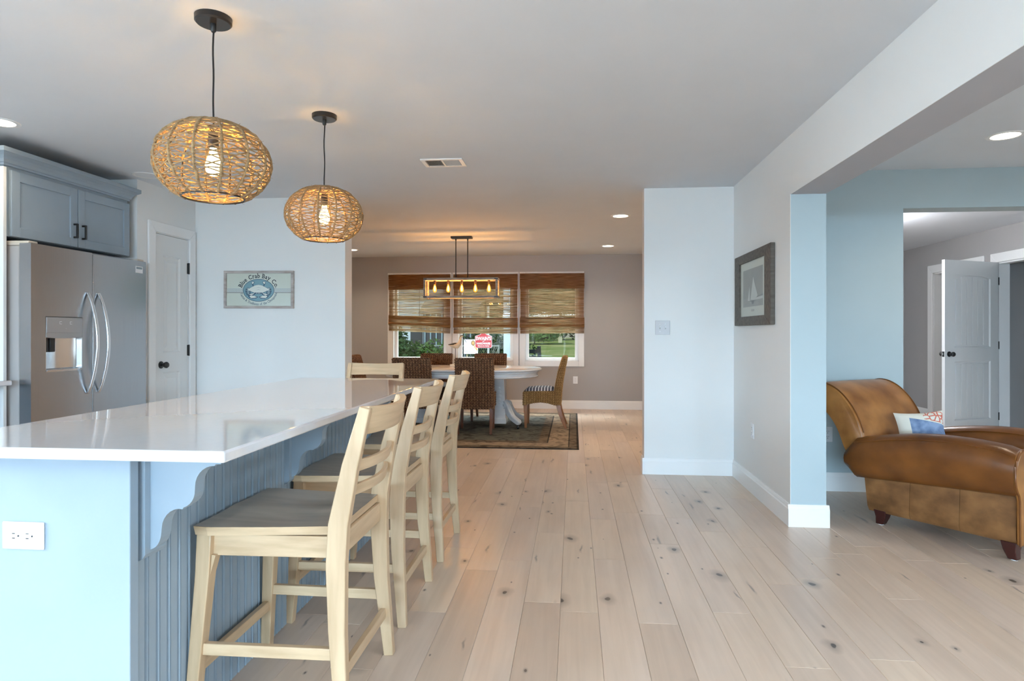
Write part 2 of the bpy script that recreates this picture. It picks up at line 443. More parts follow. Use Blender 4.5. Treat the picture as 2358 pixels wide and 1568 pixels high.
# ------------------------------------------------------------------ mesh helpers
class MB:
    def __init__(s):
        s.v = []
        s.f = []
    def add(s, vs, fs):
        o = len(s.v)
        s.v += [tuple(p) for p in vs]
        s.f += [tuple(o + i for i in f) for f in fs]
        return s
    def box(s, x0, x1, y0, y1, z0, z1):
        return s.add([(x0, y0, z0), (x1, y0, z0), (x1, y1, z0), (x0, y1, z0), (x0, y0, z1), (x1, y0, z1), (x1, y1, z1), (x0, y1, z1)],
                     [(3, 2, 1, 0), (4, 5, 6, 7), (0, 1, 5, 4), (1, 2, 6, 5), (2, 3, 7, 6), (3, 0, 4, 7)])
    def bar(s, p0, p1, wa, wb, up=(0, 0, 1), w1=None):
        """rectangular bar from p0 to p1; wa along the side axis, wb along the up-ish axis; w1 = end sizes"""
        p0, p1 = Vector(p0), Vector(p1)
        d = (p1 - p0).normalized()
        u = Vector(up)
        sd = d.cross(u)
        if sd.length < 1e-5:
            sd = d.cross(Vector((1, 0, 0)))
        sd.normalize()
        uu = sd.cross(d).normalized()
        vs = []
        for p, (a, b) in ((p0, (wa, wb)), (p1, w1 or (wa, wb))):
            for i, j in ((-1, -1), (1, -1), (1, 1), (-1, 1)):
                vs.append(p + sd * (i * a / 2) + uu * (j * b / 2))
        return s.add(vs, [(3, 2, 1, 0), (4, 5, 6, 7), (0, 1, 5, 4), (1, 2, 6, 5), (2, 3, 7, 6), (3, 0, 4, 7)])
    def sweep_rect(s, pts, sizes, side):
        """square section through points; side = fixed side axis; sizes (side, other) per point"""
        side = Vector(side).normalized()
        n = len(pts)
        P = [Vector(p) for p in pts]
        vs = []
        for i in range(n):
            d = (P[min(i + 1, n - 1)] - P[max(i - 1, 0)]).normalized()
            o = side.cross(d).normalized()
            a, b = sizes[i] if isinstance(sizes[0], (tuple, list)) else sizes
            for q, r in ((-1, -1), (1, -1), (1, 1), (-1, 1)):
                vs.append(P[i] + side * (q * a / 2) + o * (r * b / 2))
        fs = [(3, 2, 1, 0)]
        for i in range(n - 1):
            for k in range(4):
                a = i * 4 + k
                b = i * 4 + (k + 1) % 4
                fs.append((a, b, b + 4, a + 4))
        e = (n - 1) * 4
        fs.append((e, e + 1, e + 2, e + 3))
        return s.add(vs, fs)
    def tube(s, pts, r, n=6, closed=False):
        P = [Vector(p) for p in pts]
        m = len(P)
        rr = r if isinstance(r, (list, tuple)) else [r] * m
        vs = []
        ref = Vector((0.13, 0.27, 0.95)).normalized()
        for i in range(m):
            if closed:
                d = (P[(i + 1) % m] - P[i - 1]).normalized()
            else:
                d = (P[min(i + 1, m - 1)] - P[max(i - 1, 0)])
                d = d.normalized() if d.length > 1e-9 else Vector((0, 0, 1))
            a = d.cross(ref)
            if a.length < 1e-3:
                a = d.cross(Vector((1, 0, 0)))
            a.normalize()
            b = d.cross(a)
            for k in range(n):
                t = 2 * PI * k / n
                vs.append(P[i] + a * (rr[i] * math.cos(t)) + b * (rr[i] * math.sin(t)))
        fs = []
        for i in range(m if closed else m - 1):
            j = (i + 1) % m
            for k in range(n):
                fs.append((i * n + k, i * n + (k + 1) % n, j * n + (k + 1) % n, j * n + k))
        if not closed:
            fs.append(tuple(range(n - 1, -1, -1)))
            fs.append(tuple((m - 1) * n + k for k in range(n)))
        return s.add(vs, fs)
    def lathe(s, prof, c=(0, 0, 0), n=20, sx=1.0, sy=1.0, axis='z'):
        vs = []
        for r, z in prof:
            for k in range(n):
                t = 2 * PI * k / n
                x, y = r * math.cos(t) * sx, r * math.sin(t) * sy
                if axis == 'z':
                    q = (c[0] + x, c[1] + y, c[2] + z)
                elif axis == 'y':
                    q = (c[0] + x, c[1] + z, c[2] + y)
                else:
                    q = (c[0] + z, c[1] + x, c[2] + y)
                vs.append(q)
        fs = []
        m = len(prof)
        for i in range(m - 1):
            for k in range(n):
                fs.append((i * n + k, i * n + (k + 1) % n, (i + 1) * n + (k + 1) % n, (i + 1) * n + k))
        if prof[0][0] > 1e-6:
            fs.append(tuple(range(n - 1, -1, -1)))
        if prof[-1][0] > 1e-6:
            fs.append(tuple((m - 1) * n + k for k in range(n)))
        return s.add(vs, fs)
    def prism(s, poly, a0, a1, axis='y'):
        """2-D polygon extruded along an axis: axis y -> poly (x,z); x -> poly (y,z); z -> poly (x,y)"""
        n = len(poly)
        def q(p, a):
            return {'y': (p[0], a, p[1]), 'x': (a, p[0], p[1]), 'z': (p[0], p[1], a)}[axis]
        vs = [q(p, a0) for p in poly] + [q(p, a1) for p in poly]
        fs = [tuple(range(n))[::-1], tuple(range(n, 2 * n))]
        fs += [(i, (i + 1) % n, n + (i + 1) % n, n + i) for i in range(n)]
        return s.add(vs, fs)
    def loft(s, rings, cap=True, closed=True):
        n = len(rings[0])
        vs = [p for r in rings for p in r]
        fs = []
        for i in range(len(rings) - 1):
            for k in range(n if closed else n - 1):
                fs.append((i * n + k, i * n + (k + 1) % n, (i + 1) * n + (k + 1) % n, (i + 1) * n + k))
        if cap:
            fs.append(tuple(range(n - 1, -1, -1)))
            fs.append(tuple((len(rings) - 1) * n + k for k in range(n)))
        return s.add(vs, fs)
    def mesh(s, name, m, smooth=False, ang=35):
        me = bpy.data.meshes.new(name)
        me.from_pydata(s.v, [], s.f)
        bm = bmesh.new()
        bm.from_mesh(me)
        bmesh.ops.recalc_face_normals(bm, faces=bm.faces)
        bm.to_mesh(me)
        bm.free()
        if m is not None:
            me.materials.append(m)
        if smooth:
            me.polygons.foreach_set('use_smooth', [True] * len(me.polygons))
            me.set_sharp_from_angle(angle=R(ang))
        me.update()
        return me
    def build(s, name, m, parent=None, smooth=False, bevel=0.0, loc=None, rot=None, ang=35, seg=2, sub=0):
        if isinstance(m, str):
            m = MT[m]
        me = s.mesh(name, m, smooth or bevel > 0, ang)
        o = bpy.data.objects.new(name, me)
        col.objects.link(o)
        if parent is not None:
            o.parent = parent
        if loc:
            o.location = loc
        if rot:
            o.rotation_euler = rot
        if bevel:
            b = o.modifiers.new('bevel', 'BEVEL')
            b.width = bevel
            b.segments = seg
            b.limit_method = 'ANGLE'
            b.angle_limit = R(40)
        if sub:
            u = o.modifiers.new('subdivision', 'SUBSURF')
            u.levels = sub
            u.render_levels = sub
        return o

def tag(o, label=None, cat=None, group=None, kind=None):
    if label:
        o['label'] = label
    if cat:
        o['category'] = cat
    if group:
        o['group'] = group
    if kind:
        o['kind'] = kind
    return o

def thing(name, label, cat, loc=(0, 0, 0), rz=0.0, group=None):
    o = bpy.data.objects.new(name, None)
    o.empty_display_size = 0.1
    o.location = loc
    o.rotation_euler = (0, 0, rz)
    col.objects.link(o)
    return tag(o, label, cat, group)

def struct(name, loc=(0, 0, 0)):
    o = bpy.data.objects.new(name, None)
    o.location = loc
    col.objects.link(o)
    o['kind'] = 'structure'
    return o

def copy_tree(o, parent=None):
    c = o.copy()
    col.objects.link(c)
    c.parent = parent
    for ch in [q for q in bpy.data.objects if q.parent == o]:
        copy_tree(ch, c)
    return c

def boxes(name, m, bs, parent=None, kind=None, bevel=0.0):
    b = MB()
    for q in bs:
        b.box(*q)
    o = b.build(name, m, parent, bevel=bevel)
    if kind:
        o['kind'] = kind
    return o

def text_obj(name, body, size, m, parent=None, extrude=0.0006, loc=(0, 0, 0), rot=(0, 0, 0), sx=1.0, bold=0.0, align='CENTER'):
    cu = bpy.data.curves.new(name, 'FONT')
    cu.body = body
    cu.size = size
    cu.extrude = extrude
    cu.offset = bold
    cu.align_x = align
    cu.resolution_u = 3
    tmp = bpy.data.objects.new(name + '_tmp', cu)
    col.objects.link(tmp)
    dg = bpy.context.evaluated_depsgraph_get()
    me = bpy.data.meshes.new_from_object(tmp.evaluated_get(dg))
    bpy.data.objects.remove(tmp)
    bpy.data.curves.remove(cu)
    me.materials.clear()
    me.materials.append(MT[m] if isinstance(m, str) else m)
    o = bpy.data.objects.new(name, me)
    col.objects.link(o)
    o.location = loc
    o.rotation_euler = rot
    o.scale = (sx, 1, 1)
    if parent is not None:
        o.parent = parent
    return o

def text_width(body, size):
    cu = bpy.data.curves.new('w', 'FONT')
    cu.body = body
    cu.size = size
    tmp = bpy.data.objects.new('w', cu)
    col.objects.link(tmp)
    bpy.context.view_layer.update()
    w = tmp.dimensions.x
    bpy.data.objects.remove(tmp)
    bpy.data.curves.remove(cu)
    return w

CEIL = 2.44
# ------------------------------------------------------------------ room shell
S = 'structure'
boxes('ceiling', 'ceiling', [(-5.2, 6.9, -8.0, 10.6, CEIL, CEIL + 0.12)], kind=S)
# ---- walls
WX0, WX1 = 1.345, 1.56          # thick wall between kitchen and living room
boxes('wall_right', 'wall', [(WX0, WX0 + 0.003, 4.10, 10.07, 0, CEIL),
                             (WX0, WX0 + 0.003, RY, 4.10, 2.07, CEIL)], kind=S)
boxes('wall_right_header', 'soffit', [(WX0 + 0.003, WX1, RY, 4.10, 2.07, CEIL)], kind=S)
boxes('wall_right_living_side', 'wallaqua', [(WX0 + 0.003, WX1, 4.10, 10.07, 0, CEIL)], kind=S)
boxes('wall_front_right', 'wall', [(0.60, WX0, 5.50, 5.64, 0, CEIL)], kind=S)
boxes('wall_living', 'wallaqua', [(WX1, 2.48, 5.05, 5.235, 0, CEIL), (2.48, 4.30, 5.05, 5.235, 2.146, CEIL),
                              (4.30, 6.2, 5.05, 5.235, 0, CEIL)], kind=S)
boxes('wall_living_right', 'wallaqua', [(6.2, 6.32, RY, -2.5, 0, CEIL), (6.2, 6.32, 1.5, 10.07, 0, CEIL), (6.2, 6.32, -2.5, 1.5, 0, 0.5), (6.2, 6.32, -2.5, 1.5, 2.08, CEIL)], kind=S)
boxes('wall_left', 'wall', [(-4.27, -4.15, RY, -0.5, 0, CEIL), (-4.27, -4.15, 1.1, 5.56, 0, CEIL), (-4.27, -4.15, -0.5, 1.1, 0, 1.05), (-4.27, -4.15, -0.5, 1.1, 2.05, CEIL)], kind=S)
boxes('wall_pantry_end', 'wall', [(-4.15, -3.49, 4.77, 4.86, 0, CEIL)], kind=S)
DY0, DY1, DZ = 4.989, 5.436, 2.045
boxes('wall_pantry', 'wall', [(-3.60, -3.49, 4.86, DY0 - 0.012, 0, CEIL), (-3.60, -3.49, DY1 + 0.012, 5.56, 0, CEIL),
                              (-3.60, -3.49, DY0 - 0.012, DY1 + 0.012, DZ + 0.012, CEIL)], kind=S)
boxes('wall_sign', 'wall', [(-4.62, -2.06, 5.56, 5.735, 0, CEIL)], kind=S)
boxes('wall_dining_left', 'wallgray', [(-4.62, -4.5, 5.735, 10.07, 0, CEIL)], kind=S)
# dining exterior wall with three openings
WIN = [(-3.012, -1.957), (-1.945, -0.872), (-0.860, 0.165)]
WZ0, WZ1 = 0.672, 2.175
CW = 0.085
bs = [(-4.62, 6.32, 10.07, 10.25, 0, WZ0 + CW), (-4.62, 6.32, 10.07, 10.25, WZ1 - CW, CEIL)]
xs = [-4.62] + [q for a, b in WIN for q in (a + CW, b - CW)] + [6.32]
for i in range(0, len(xs), 2):
    bs.append((xs[i], xs[i + 1], 10.07, 10.25, WZ0 + CW, WZ1 - CW))
boxes('wall_back', 'wallgray', bs, kind=S)
# hall side wall with two doorways
HA, HB = (8.30, 9.30), (7.08, 7.955)
boxes('wall_hall', 'wallgray', [(4.96, 5.08, 9.30, 10.07, 0, CEIL), (4.96, 5.08, 7.955, 8.30, 0, CEIL), (4.96, 5.08, 5.235, 7.08, 0, CEIL),
                                (4.96, 5.08, 8.30, 9.30, 2.035, CEIL), (4.96, 5.08, 7.08, 7.955, 2.035, CEIL)], kind=S)
boxes('wall_hall_partition', 'wallgray', [(5.08, 6.2, 8.06, 8.16, 0, CEIL)], kind=S)
# wall behind the camera: patio glazing for the kitchen, a wide window for the living room
R0, R1 = RY - 0.12, RY
boxes('wall_rear', 'wall', [(-4.27, -3.2, R0, R1, 0, CEIL), (1.0, 3.4, R0, R1, 0, CEIL), (4.5, 6.32, R0, R1, 0, CEIL),
                            (-3.2, 1.0, R0, R1, 2.17, CEIL), (3.4, 4.5, R0, R1, 2.05, CEIL), (3.4, 4.5, R0, R1, 0, 0.75)], kind=S)
w = struct('window_4')
fr = [(-3.2, 1.0, R0 + 0.04, R1 - 0.03, 0.0, 0.09), (-3.2, 1.0, R0 + 0.04, R1 - 0.03, 2.09, 2.17)]
for x in (-3.2, -1.84, -0.44, 0.92):
    fr.append((x, x + 0.08, R0 + 0.04, R1 - 0.03, 0.09, 2.09))
boxes('frame', 'trim', fr, w)
w = struct('window_5')
fr = [(3.4, 4.5, R0 + 0.04, R1 - 0.03, 0.75, 0.82), (3.4, 4.5, R0 + 0.04, R1 - 0.03, 1.98, 2.05)]
for x in (3.4, 3.92, 4.43):
    fr.append((x, x + 0.07, R0 + 0.04, R1 - 0.03, 0.82, 1.98))
boxes('frame', 'trim', fr, w)
w = struct('window_7')  # unseen side window added to light the pantry and refrigerator
boxes('frame', 'trim', [(6.22, 6.30, -2.5, 1.5, 0.5, 0.57), (6.22, 6.30, -2.5, 1.5, 2.01, 2.08)] + [(6.22, 6.30, y_, y_ + 0.07, 0.57, 2.01) for y_ in (-2.5, -1.2, 0.1, 1.43)], w)
w = struct('window_6')  # unseen window added to let light onto the side wall
boxes('frame', 'trim', [(-4.25, -4.16, -0.5, 1.1, 1.05, 1.10), (-4.25, -4.16, -0.5, 1.1, 2.0, 2.05), (-4.25, -4.16, -0.5, -0.45, 1.1, 2.0), (-4.25, -4.16, 1.05, 1.1, 1.1, 2.0), (-4.25, -4.16, 0.28, 0.32, 1.1, 2.0)], w)

# ---- baseboards: profiled board run along a wall
def baseboard(name, runs, h=0.137):
    b = MB()
    for (x0, y0), (x1, y1), (nx, ny) in runs:
        prof = [(0, 0), (0.016, 0), (0.016, h - 0.03), (0.012, h - 0.022), (0.010, h - 0.012), (0.006, h), (0, h)]
        n = len(prof)
        vs = [(x0 + nx * p, y0 + ny * p, z) for p, z in prof] + [(x1 + nx * p, y1 + ny * p, z) for p, z in prof]
        fs = [tuple(range(n))[::-1], tuple(range(n, 2 * n))] + [(i, (i + 1) % n, n + (i + 1) % n, n + i) for i in range(n)]
        b.add(vs, fs)
    o = b.build(name, 'trim')
    o['kind'] = S
    return o
baseboard('baseboard_right', [((WX0, 4.10), (WX0, 5.50), (-1, 0))])
baseboard('baseboard_right_end', [((WX0 - 0.016, 4.10), (WX1 + 0.016, 4.10), (0, -1))])
baseboard('baseboard_right_living_side', [((WX1, 4.10), (WX1, 5.05), (1, 0))])
baseboard('baseboard_front_right', [((0.584, 5.50), (WX0, 5.50), (0, -1)), ((0.60, 5.50), (0.60, 5.64), (-1, 0))])
baseboard('baseboard_living', [((WX1, 5.05), (2.496, 5.05), (0, -1)), ((2.48, 5.034), (2.48, 5.235), (1, 0))], 0.14)
baseboard('baseboard_back', [((-4.5, 10.07), (1.345, 10.07), (0, -1))], 0.135)
baseboard('baseboard_hall_back', [((1.56, 10.07), (4.96, 10.07), (0, -1))], 0.135)
baseboard('baseboard_hall', [((4.96, 9.41), (4.96, 10.07), (-1, 0)), ((4.96, 8.065), (4.96, 8.19), (-1, 0)), ((4.96, 5.235), (4.96, 6.97), (-1, 0))])
baseboard('baseboard_sign_wall', [((-3.49, 5.56), (-2.044, 5.56), (0, -1)), ((-2.06, 5.544), (-2.06, 5.735), (1, 0))])

# ---- floor: sub-floor slab and planks that run away from the camera
floor = boxes('floor', 'subfloor', [(-4.62, 6.32, RY - 0.12, 10.25, -0.14, -0.0125)], kind=S)
PWID = 0.1637
PX0 = -0.058
def plank_geo(b, x0, x1, y0, y1):
    e, d, t = 0.0014, 0.0016, 0.012
    g = 0.00025
    x0 += g; x1 -= g; y0 += g; y1 -= g
    vs = [(x0, y0, -t), (x1, y0, -t), (x1, y1, -t), (x0, y1, -t),
          (x0, y0, -d), (x1, y0, -d), (x1, y1, -d), (x0, y1, -d),
          (x0 + e, y0 + e, 0), (x1 - e, y0 + e, 0), (x1 - e, y1 - e, 0), (x0 + e, y1 - e, 0)]
    fs = []
    for q in (0, 4):
        for k in range(4):
            fs.append((q + k, q + (k + 1) % 4, q + 4 + (k + 1) % 4, q + 4 + k))
    fs.append((8, 9, 10, 11))
    b.add(vs, fs)
prnd = random.Random(21)
rest = MB()
nplank = 0
i0 = int(math.floor((-4.62 - PX0) / PWID))
i1 = int(math.ceil((6.32 - PX0) / PWID))
for i in range(i0, i1):
    xa, xb = PX0 + i * PWID, PX0 + (i + 1) * PWID
    xa, xb = max(xa, -4.62), min(xb, 6.32)
    if xb - xa < 0.01:
        continue
    y = RY - prnd.random() * 1.2
    while y < 10.2:
        ln = prnd.choice((0.55, 0.8, 1.05, 1.3, 1.6, 1.9)) * (0.9 + 0.2 * prnd.random())
        ya, yb = max(y, RY), min(y + ln, 10.25)
        y += ln
        if yb - ya < 0.03:
            continue
        # seen part of the floor: in front of the camera and right of the island
        seen = yb > 1.75 and xb > -1.3 and (xa + xb) / 2 < 0.66 * yb + 0.35 and not (xa > 1.6 and ya > 5.2) and nplank < 300
        if ya > 5.64 and xa > 1.345:
            seen = False
        if seen:
            m = MB()
            cx, cy = (xa + xb) / 2, (ya + yb) / 2
            plank_geo(m, xa - cx, xb - cx, ya - cy, yb - cy)
            m.build('plank', 'plank', floor, loc=(cx, cy, 0))
            nplank += 1
        else:
            plank_geo(rest, xa, xb, ya, yb)
o = rest.build('planks_beyond', 'plank', floor)
o['kind'] = 'stuff'

# ---- dining windows
GIN = 0.145
for i, (a, b_) in enumerate(WIN):
    w = struct('window_%d' % (i + 1))
    y1, y0 = 10.07, 10.052
    boxes('casing_board', 'trim', [(a, a + CW, y0, y1, WZ0, WZ1)], w, bevel=0.004)
    boxes('casing_board', 'trim', [(b_ - CW, b_, y0, y1, WZ0, WZ1)], w, bevel=0.004)
    boxes('casing_board', 'trim', [(a + CW, b_ - CW, y0, y1, WZ1 - CW, WZ1)], w, bevel=0.004)
    boxes('casing_board', 'trim', [(a + CW, b_ - CW, y0, y1, WZ0, WZ0 + CW)], w, bevel=0.004)
    A, B, C, D = a + CW, b_ - CW, WZ0 + CW, WZ1 - CW
    t = 0.012
    boxes('jamb', 'trim', [(A, A + t, y0 + 0.004, 10.25, C, D), (B - t, B, y0 + 0.004, 10.25, C, D), (A, B, y0 + 0.004, 10.25, C, C + t), (A, B, y0 + 0.004, 10.25, D - t, D)], w)
    g0, g1, h0, h1 = a + GIN, b_ - GIN, 0.812, 2.03
    boxes('sash', 'trim', [(A + t, g0, 10.13, 10.18, C + t, D - t), (g1, B - t, 10.13, 10.18, C + t, D - t),
                           (g0, g1, 10.13, 10.18, C + t, h0), (g0, g1, 10.13, 10.18, h1, D - t)], w, bevel=0.005)
    boxes('pane', 'glass', [(g0, g1, 10.153, 10.157, h0, h1)], w)

# ---- pantry door, casing, hardware
def panel_door(parent, width, height, thick, panels, arch=False, bead=0, m='doorpaint'):
    """slab in local x (width) / z, front face at y = 0 looking to -y; each panel is (x0,x1,z0,z1)"""
    t = thick
    xs = sorted({0, width} | {q for p in panels for q in p[:2]})
    zs = sorted({0, height} | {q for p in panels for q in p[2:]})
    b = MB()
    for i in range(len(xs) - 1):
        for j in range(len(zs) - 1):
            cx, cz = (xs[i] + xs[i + 1]) / 2, (zs[j] + zs[j + 1]) / 2
            if any(p[0] < cx < p[1] and p[2] < cz < p[3] for p in panels):
                continue
            b.box(xs[i], xs[i + 1], 0, t, zs[j], zs[j + 1])
    b.build('slab', m, parent)
    for p in panels:
        x0, x1, z0, z1 = p
        q = MB()
        e = 0.028
        top = [(x0 + (x1 - x0) * k / 10, z1 - (0.035 * (2 * k / 10 - 1) ** 2 if arch and z1 > 1.2 else 0)) for k in range(11)]
        if bead:
            n = bead
            q.box(x0, x1, 0.012, t - 0.004, z0, z1)
            for k in range(n):
                a = x0 + e + (x1 - x0 - 2 * e) * k / n
                c = x0 + e + (x1 - x0 - 2 * e) * (k + 1) / n
                bb = MB()
                bb.box(a + 0.002, c - 0.002, 0.006, 0.013, z0 + e, z1 - e - (0.03 if arch and z1 > 1.2 and k in (0, n - 1) else 0.0))
                bb.build('panel_board', m, parent, bevel=0.002, seg=1)
        else:
            q.box(x0, x1, 0.012, t - 0.004, z0, z1)
            # raised field with sloping edge
            vs = [(x0 + e, 0.012, z0 + e), (x1 - e, 0.012, z0 + e), (x1 - e, 0.012, z1 - e), (x0 + e, 0.012, z1 - e),
                  (x0 + 2 * e, 0.003, z0 + 2 * e), (x1 - 2 * e, 0.003, z0 + 2 * e), (x1 - 2 * e, 0.003, z1 - 2 * e), (x0 + 2 * e, 0.003, z1 - 2 * e)]
            q.add(vs, [(0, 1, 5, 4), (1, 2, 6, 5), (2, 3, 7, 6), (3, 0, 4, 7), (4, 5, 6, 7)])
        q.build('panel', m, parent)
        # moulding slope round the panel
        ml = MB()
        h = 0.012
        ml.add([(x0, 0, z0), (x1, 0, z0), (x1, 0, z1), (x0, 0, z1), (x0 + h, 0.012, z0 + h), (x1 - h, 0.012, z0 + h), (x1 - h, 0.012, z1 - h), (x0 + h, 0.012, z1 - h)],
               [(0, 1, 5, 4), (1, 2, 6, 5), (2, 3, 7, 6), (3, 0, 4, 7)])
        if arch and z1 > 1.2:
            poly = [(x0, z1), (x1, z1)] + [(x, z) for x, z in reversed(top)]
            ml.prism([(x0, z1 + 0.0005)] + [(x, z - 0.006) for x, z in top] + [(x1, z1 + 0.0005)], 0.0005, 0.012)
        ml.build('panel_moulding', m, parent)

def knob_geo(b, c, d, r=0.027):
    """round knob whose stem runs along unit direction d from c"""
    c, d = Vector(c), Vector(d)
    pr = [(0.0, 0), (0.031, 0), (0.031, 0.006), (0.012, 0.010), (0.011, 0.026), (0.020, 0.032), (r, 0.045), (r, 0.055), (0.020, 0.064), (0.0, 0.067)]
    m = MB()
    m.lathe(pr, n=16)
    q = Vector((0, 0, 1)).rotation_difference(d).to_matrix()
    b.add([c + q @ Vector(v) for v in m.v], m.f)

dr = struct('door_1', (-3.4905, DY0, 0.008))
dr.rotation_euler = (0, 0, R(90))     # local x runs away from the camera, front looks into the kitchen
pw = DY1 - DY0
panel_door(dr, pw, DZ - 0.01, 0.034, [(0.105, pw - 0.105, 1.03, 1.86), (0.105, pw - 0.105, 0.20, 0.86)])
b = MB(); knob_geo(b, (0.075, 0, 0.925), (0, -1, 0)); b.build('knob', 'black', dr, smooth=True)
for z in (1.78, 1.04, 0.24):
    b = MB(); b.box(pw - 0.006, pw + 0.012, -0.012, 0.004, z - 0.048, z + 0.048); b.tube([(pw + 0.003, -0.012, z - 0.05), (pw + 0.003, -0.012, z + 0.05)], 0.007, 8)
    b.build('hinge', 'black', dr)
def casing(name, parent, x0, x1, ztop, y_face, wdt=0.088, d=1):
    """three mitred boards round an opening in local x / z; boards stand proud to -y"""
    for poly in ([(x0 - wdt, 0), (x0, 0), (x0, ztop), (x0 - wdt, ztop + wdt)], [(x1, 0), (x1 + wdt, 0), (x1 + wdt, ztop + wdt), (x1, ztop)],
                 [(x0, ztop), (x1, ztop), (x1 + wdt, ztop + wdt), (x0 - wdt, ztop + wdt)]):
        b = MB()
        b.prism(poly, y_face - 0.018, y_face)
        b.build(name, 'trim', parent, bevel=0.005)
casing('casing_board', dr, -0.012, pw + 0.012, DZ, -0.001)
boxes('jamb', 'trim', [(-0.012, -0.003, 0.0, 0.10, 0, DZ), (pw + 0.003, pw + 0.012, 0.0, 0.10, 0, DZ), (-0.012, pw + 0.012, 0.0, 0.10, DZ - 0.006, DZ + 0.003)], dr)

# hall doors
dr = struct('door_2', (4.959, HA[1], 0))
dr.rotation_euler = (0, 0, R(-90))
casing('casing_board', dr, 0, HA[1] - HA[0], 2.03, 0, 0.11)
boxes('jamb', 'trim', [(0, 0.018, 0, 0.12, 0, 2.03), (HA[1] - HA[0] - 0.018, HA[1] - HA[0], 0, 0.12, 0, 2.03), (0, HA[1] - HA[0], 0, 0.12, 2.014, 2.03)], dr)
dr = struct('door_3', (4.959, HB[1], 0))
dr.rotation_euler = (0, 0, R(-90))
casing('casing_board', dr, 0, HB[1] - HB[0], 2.03, 0, 0.11)
boxes('jamb', 'trim', [(0, 0.018, 0, 0.12, 0, 2.03), (HB[1] - HB[0] - 0.018, HB[1] - HB[0], 0, 0.12, 0, 2.03), (0, HB[1] - HB[0], 0, 0.12, 2.014, 2.03)], dr)
# the open leaf: hinge at the far jamb, swung into the hall
hx, hy = 4.95, 7.93
ex, ey = 4.15, 7.55
dw = math.hypot(ex - hx, ey - hy)
dr = struct('door_4', (ex, ey, 0.01))
dr.rotation_euler = (0, 0, math.atan2(hy - ey, hx - ex))
panel_door(dr, dw, 2.02, 0.035, [(0.155, dw - 0.135, 1.03, 1.86), (0.155, dw - 0.135, 0.20, 0.87)], arch=True, bead=6)
b = MB(); knob_geo(b, (0.065, 0, 0.955), (0, -1, 0)); b.build('knob', 'black', dr, smooth=True)
b = MB(); knob_geo(b, (0.065, 0.035, 0.955), (0, 1, 0)); b.build('knob', 'black', dr, smooth=True)
boxes('latch_plate', 'black', [(-0.002, 0.001, 0.006, 0.029, 0.925, 0.985)], dr)
boxes('latch_bolt', 'steelhandle', [(-0.010, -0.002, 0.012, 0.022, 0.948, 0.964)], dr)
for z in (0.22, 1.05, 1.80):
    boxes('hinge', 'black', [(dw - 0.002, dw + 0.008, -0.006, 0.006, z - 0.045, z + 0.045)], dr)

# ------------------------------------------------------------------ outlets and switches
def outlet(name, label, loc, rot, parent=None, horizontal=False, wide=0.072, tall=0.116, group=None):
    """plate in local x/z, front towards -y; parented under a thing it becomes part > sub-part"""
    W_, H_ = (tall, wide) if horizontal else (wide, tall)
    if parent is None:
        r = thing(name, label, 'outlet', loc, 0, group)
        r.rotation_euler = rot
        pl = MB().box(-W_ / 2, W_ / 2, -0.006, 0, -H_ / 2, H_ / 2).build('plate', 'plastic', r, bevel=0.003)
        sub = r
        off = None
    else:
        pl = MB().box(-W_ / 2, W_ / 2, -0.006, 0, -H_ / 2, H_ / 2).build(name, 'plastic', parent, bevel=0.003, loc=loc, rot=rot)
        sub = pl
    for s_ in (-1, 1):
        b = MB()
        cx, cz = (s_ * 0.02, 0) if horizontal else (0, s_ * 0.02)
        pts = []
        for k in range(16):
            t = 2 * PI * k / 16
            a, c = 0.0165 * math.cos(t), 0.0165 * math.sin(t)
            if horizontal:
                a = max(-0.013, min(0.017, a))
            else:
                c = max(-0.017, min(0.013, c))
            pts.append((cx + a, cz + c))
        b.prism(pts, -0.0075, -0.006)
        b.build('receptacle', 'plastic', sub)
        for k in (-1, 1):
            b = MB()
            if horizontal:
                b.box(cx - 0.009, cx - 0.001, -0.0082, -0.0074, k * 0.0062 - 0.0011, k * 0.0062 + 0.0011)
            else:
                b.box(k * 0.0062 - 0.0011, k * 0.0062 + 0.0011, -0.0082, -0.0074, cz + 0.001, cz + 0.009)
            b.build('slot', 'slot', sub)
        b = MB()
        b.lathe([(0.0026, -0.0082), (0.0026, -0.0074)], (cx + (0.009 if horizontal else 0), 0, cz - (0 if horizontal else 0.008)), 8, axis='y')
        b.build('ground_hole', 'slot', sub)
    return sub

outlet('wall_outlet', 'white outlet low on the side wall below the framed sailboat picture', (WX0, 4.93, 0.467), (0, 0, R(-90)))
outlet('wall_outlet', 'white outlet on the pale wall behind the leather armchair', (1.93, 5.05, 0.43), (0, 0, 0))
outlet('wall_outlet', 'white outlet on the grey dining wall right of the windows', (0.027, 10.07, 0.458), (0, 0, 0))
sw = thing('light_switch', 'white double toggle switch plate on the white stub wall', 'switch', (0.755, 5.50, 1.25))
MB().box(-0.062, 0.062, -0.006, 0, -0.06, 0.06).build('plate', 'plategrey', sw, bevel=0.003)
for s_ in (-0.023, 0.023):
    MB().box(s_ - 0.006, s_ + 0.006, -0.0075, -0.006, -0.013, 0.013).build('toggle_slot', 'fridgepanel', sw)
    MB().bar((s_, -0.006, 0.0), (s_, -0.017, 0.007), 0.007, 0.010).build('toggle', 'plastic', sw)
    for z in (-0.03, 0.03):
        MB().lathe([(0.003, -0.0072), (0.003, -0.006)], (s_, 0, z), 8, axis='y').build('screw', 'steelhandle', sw)

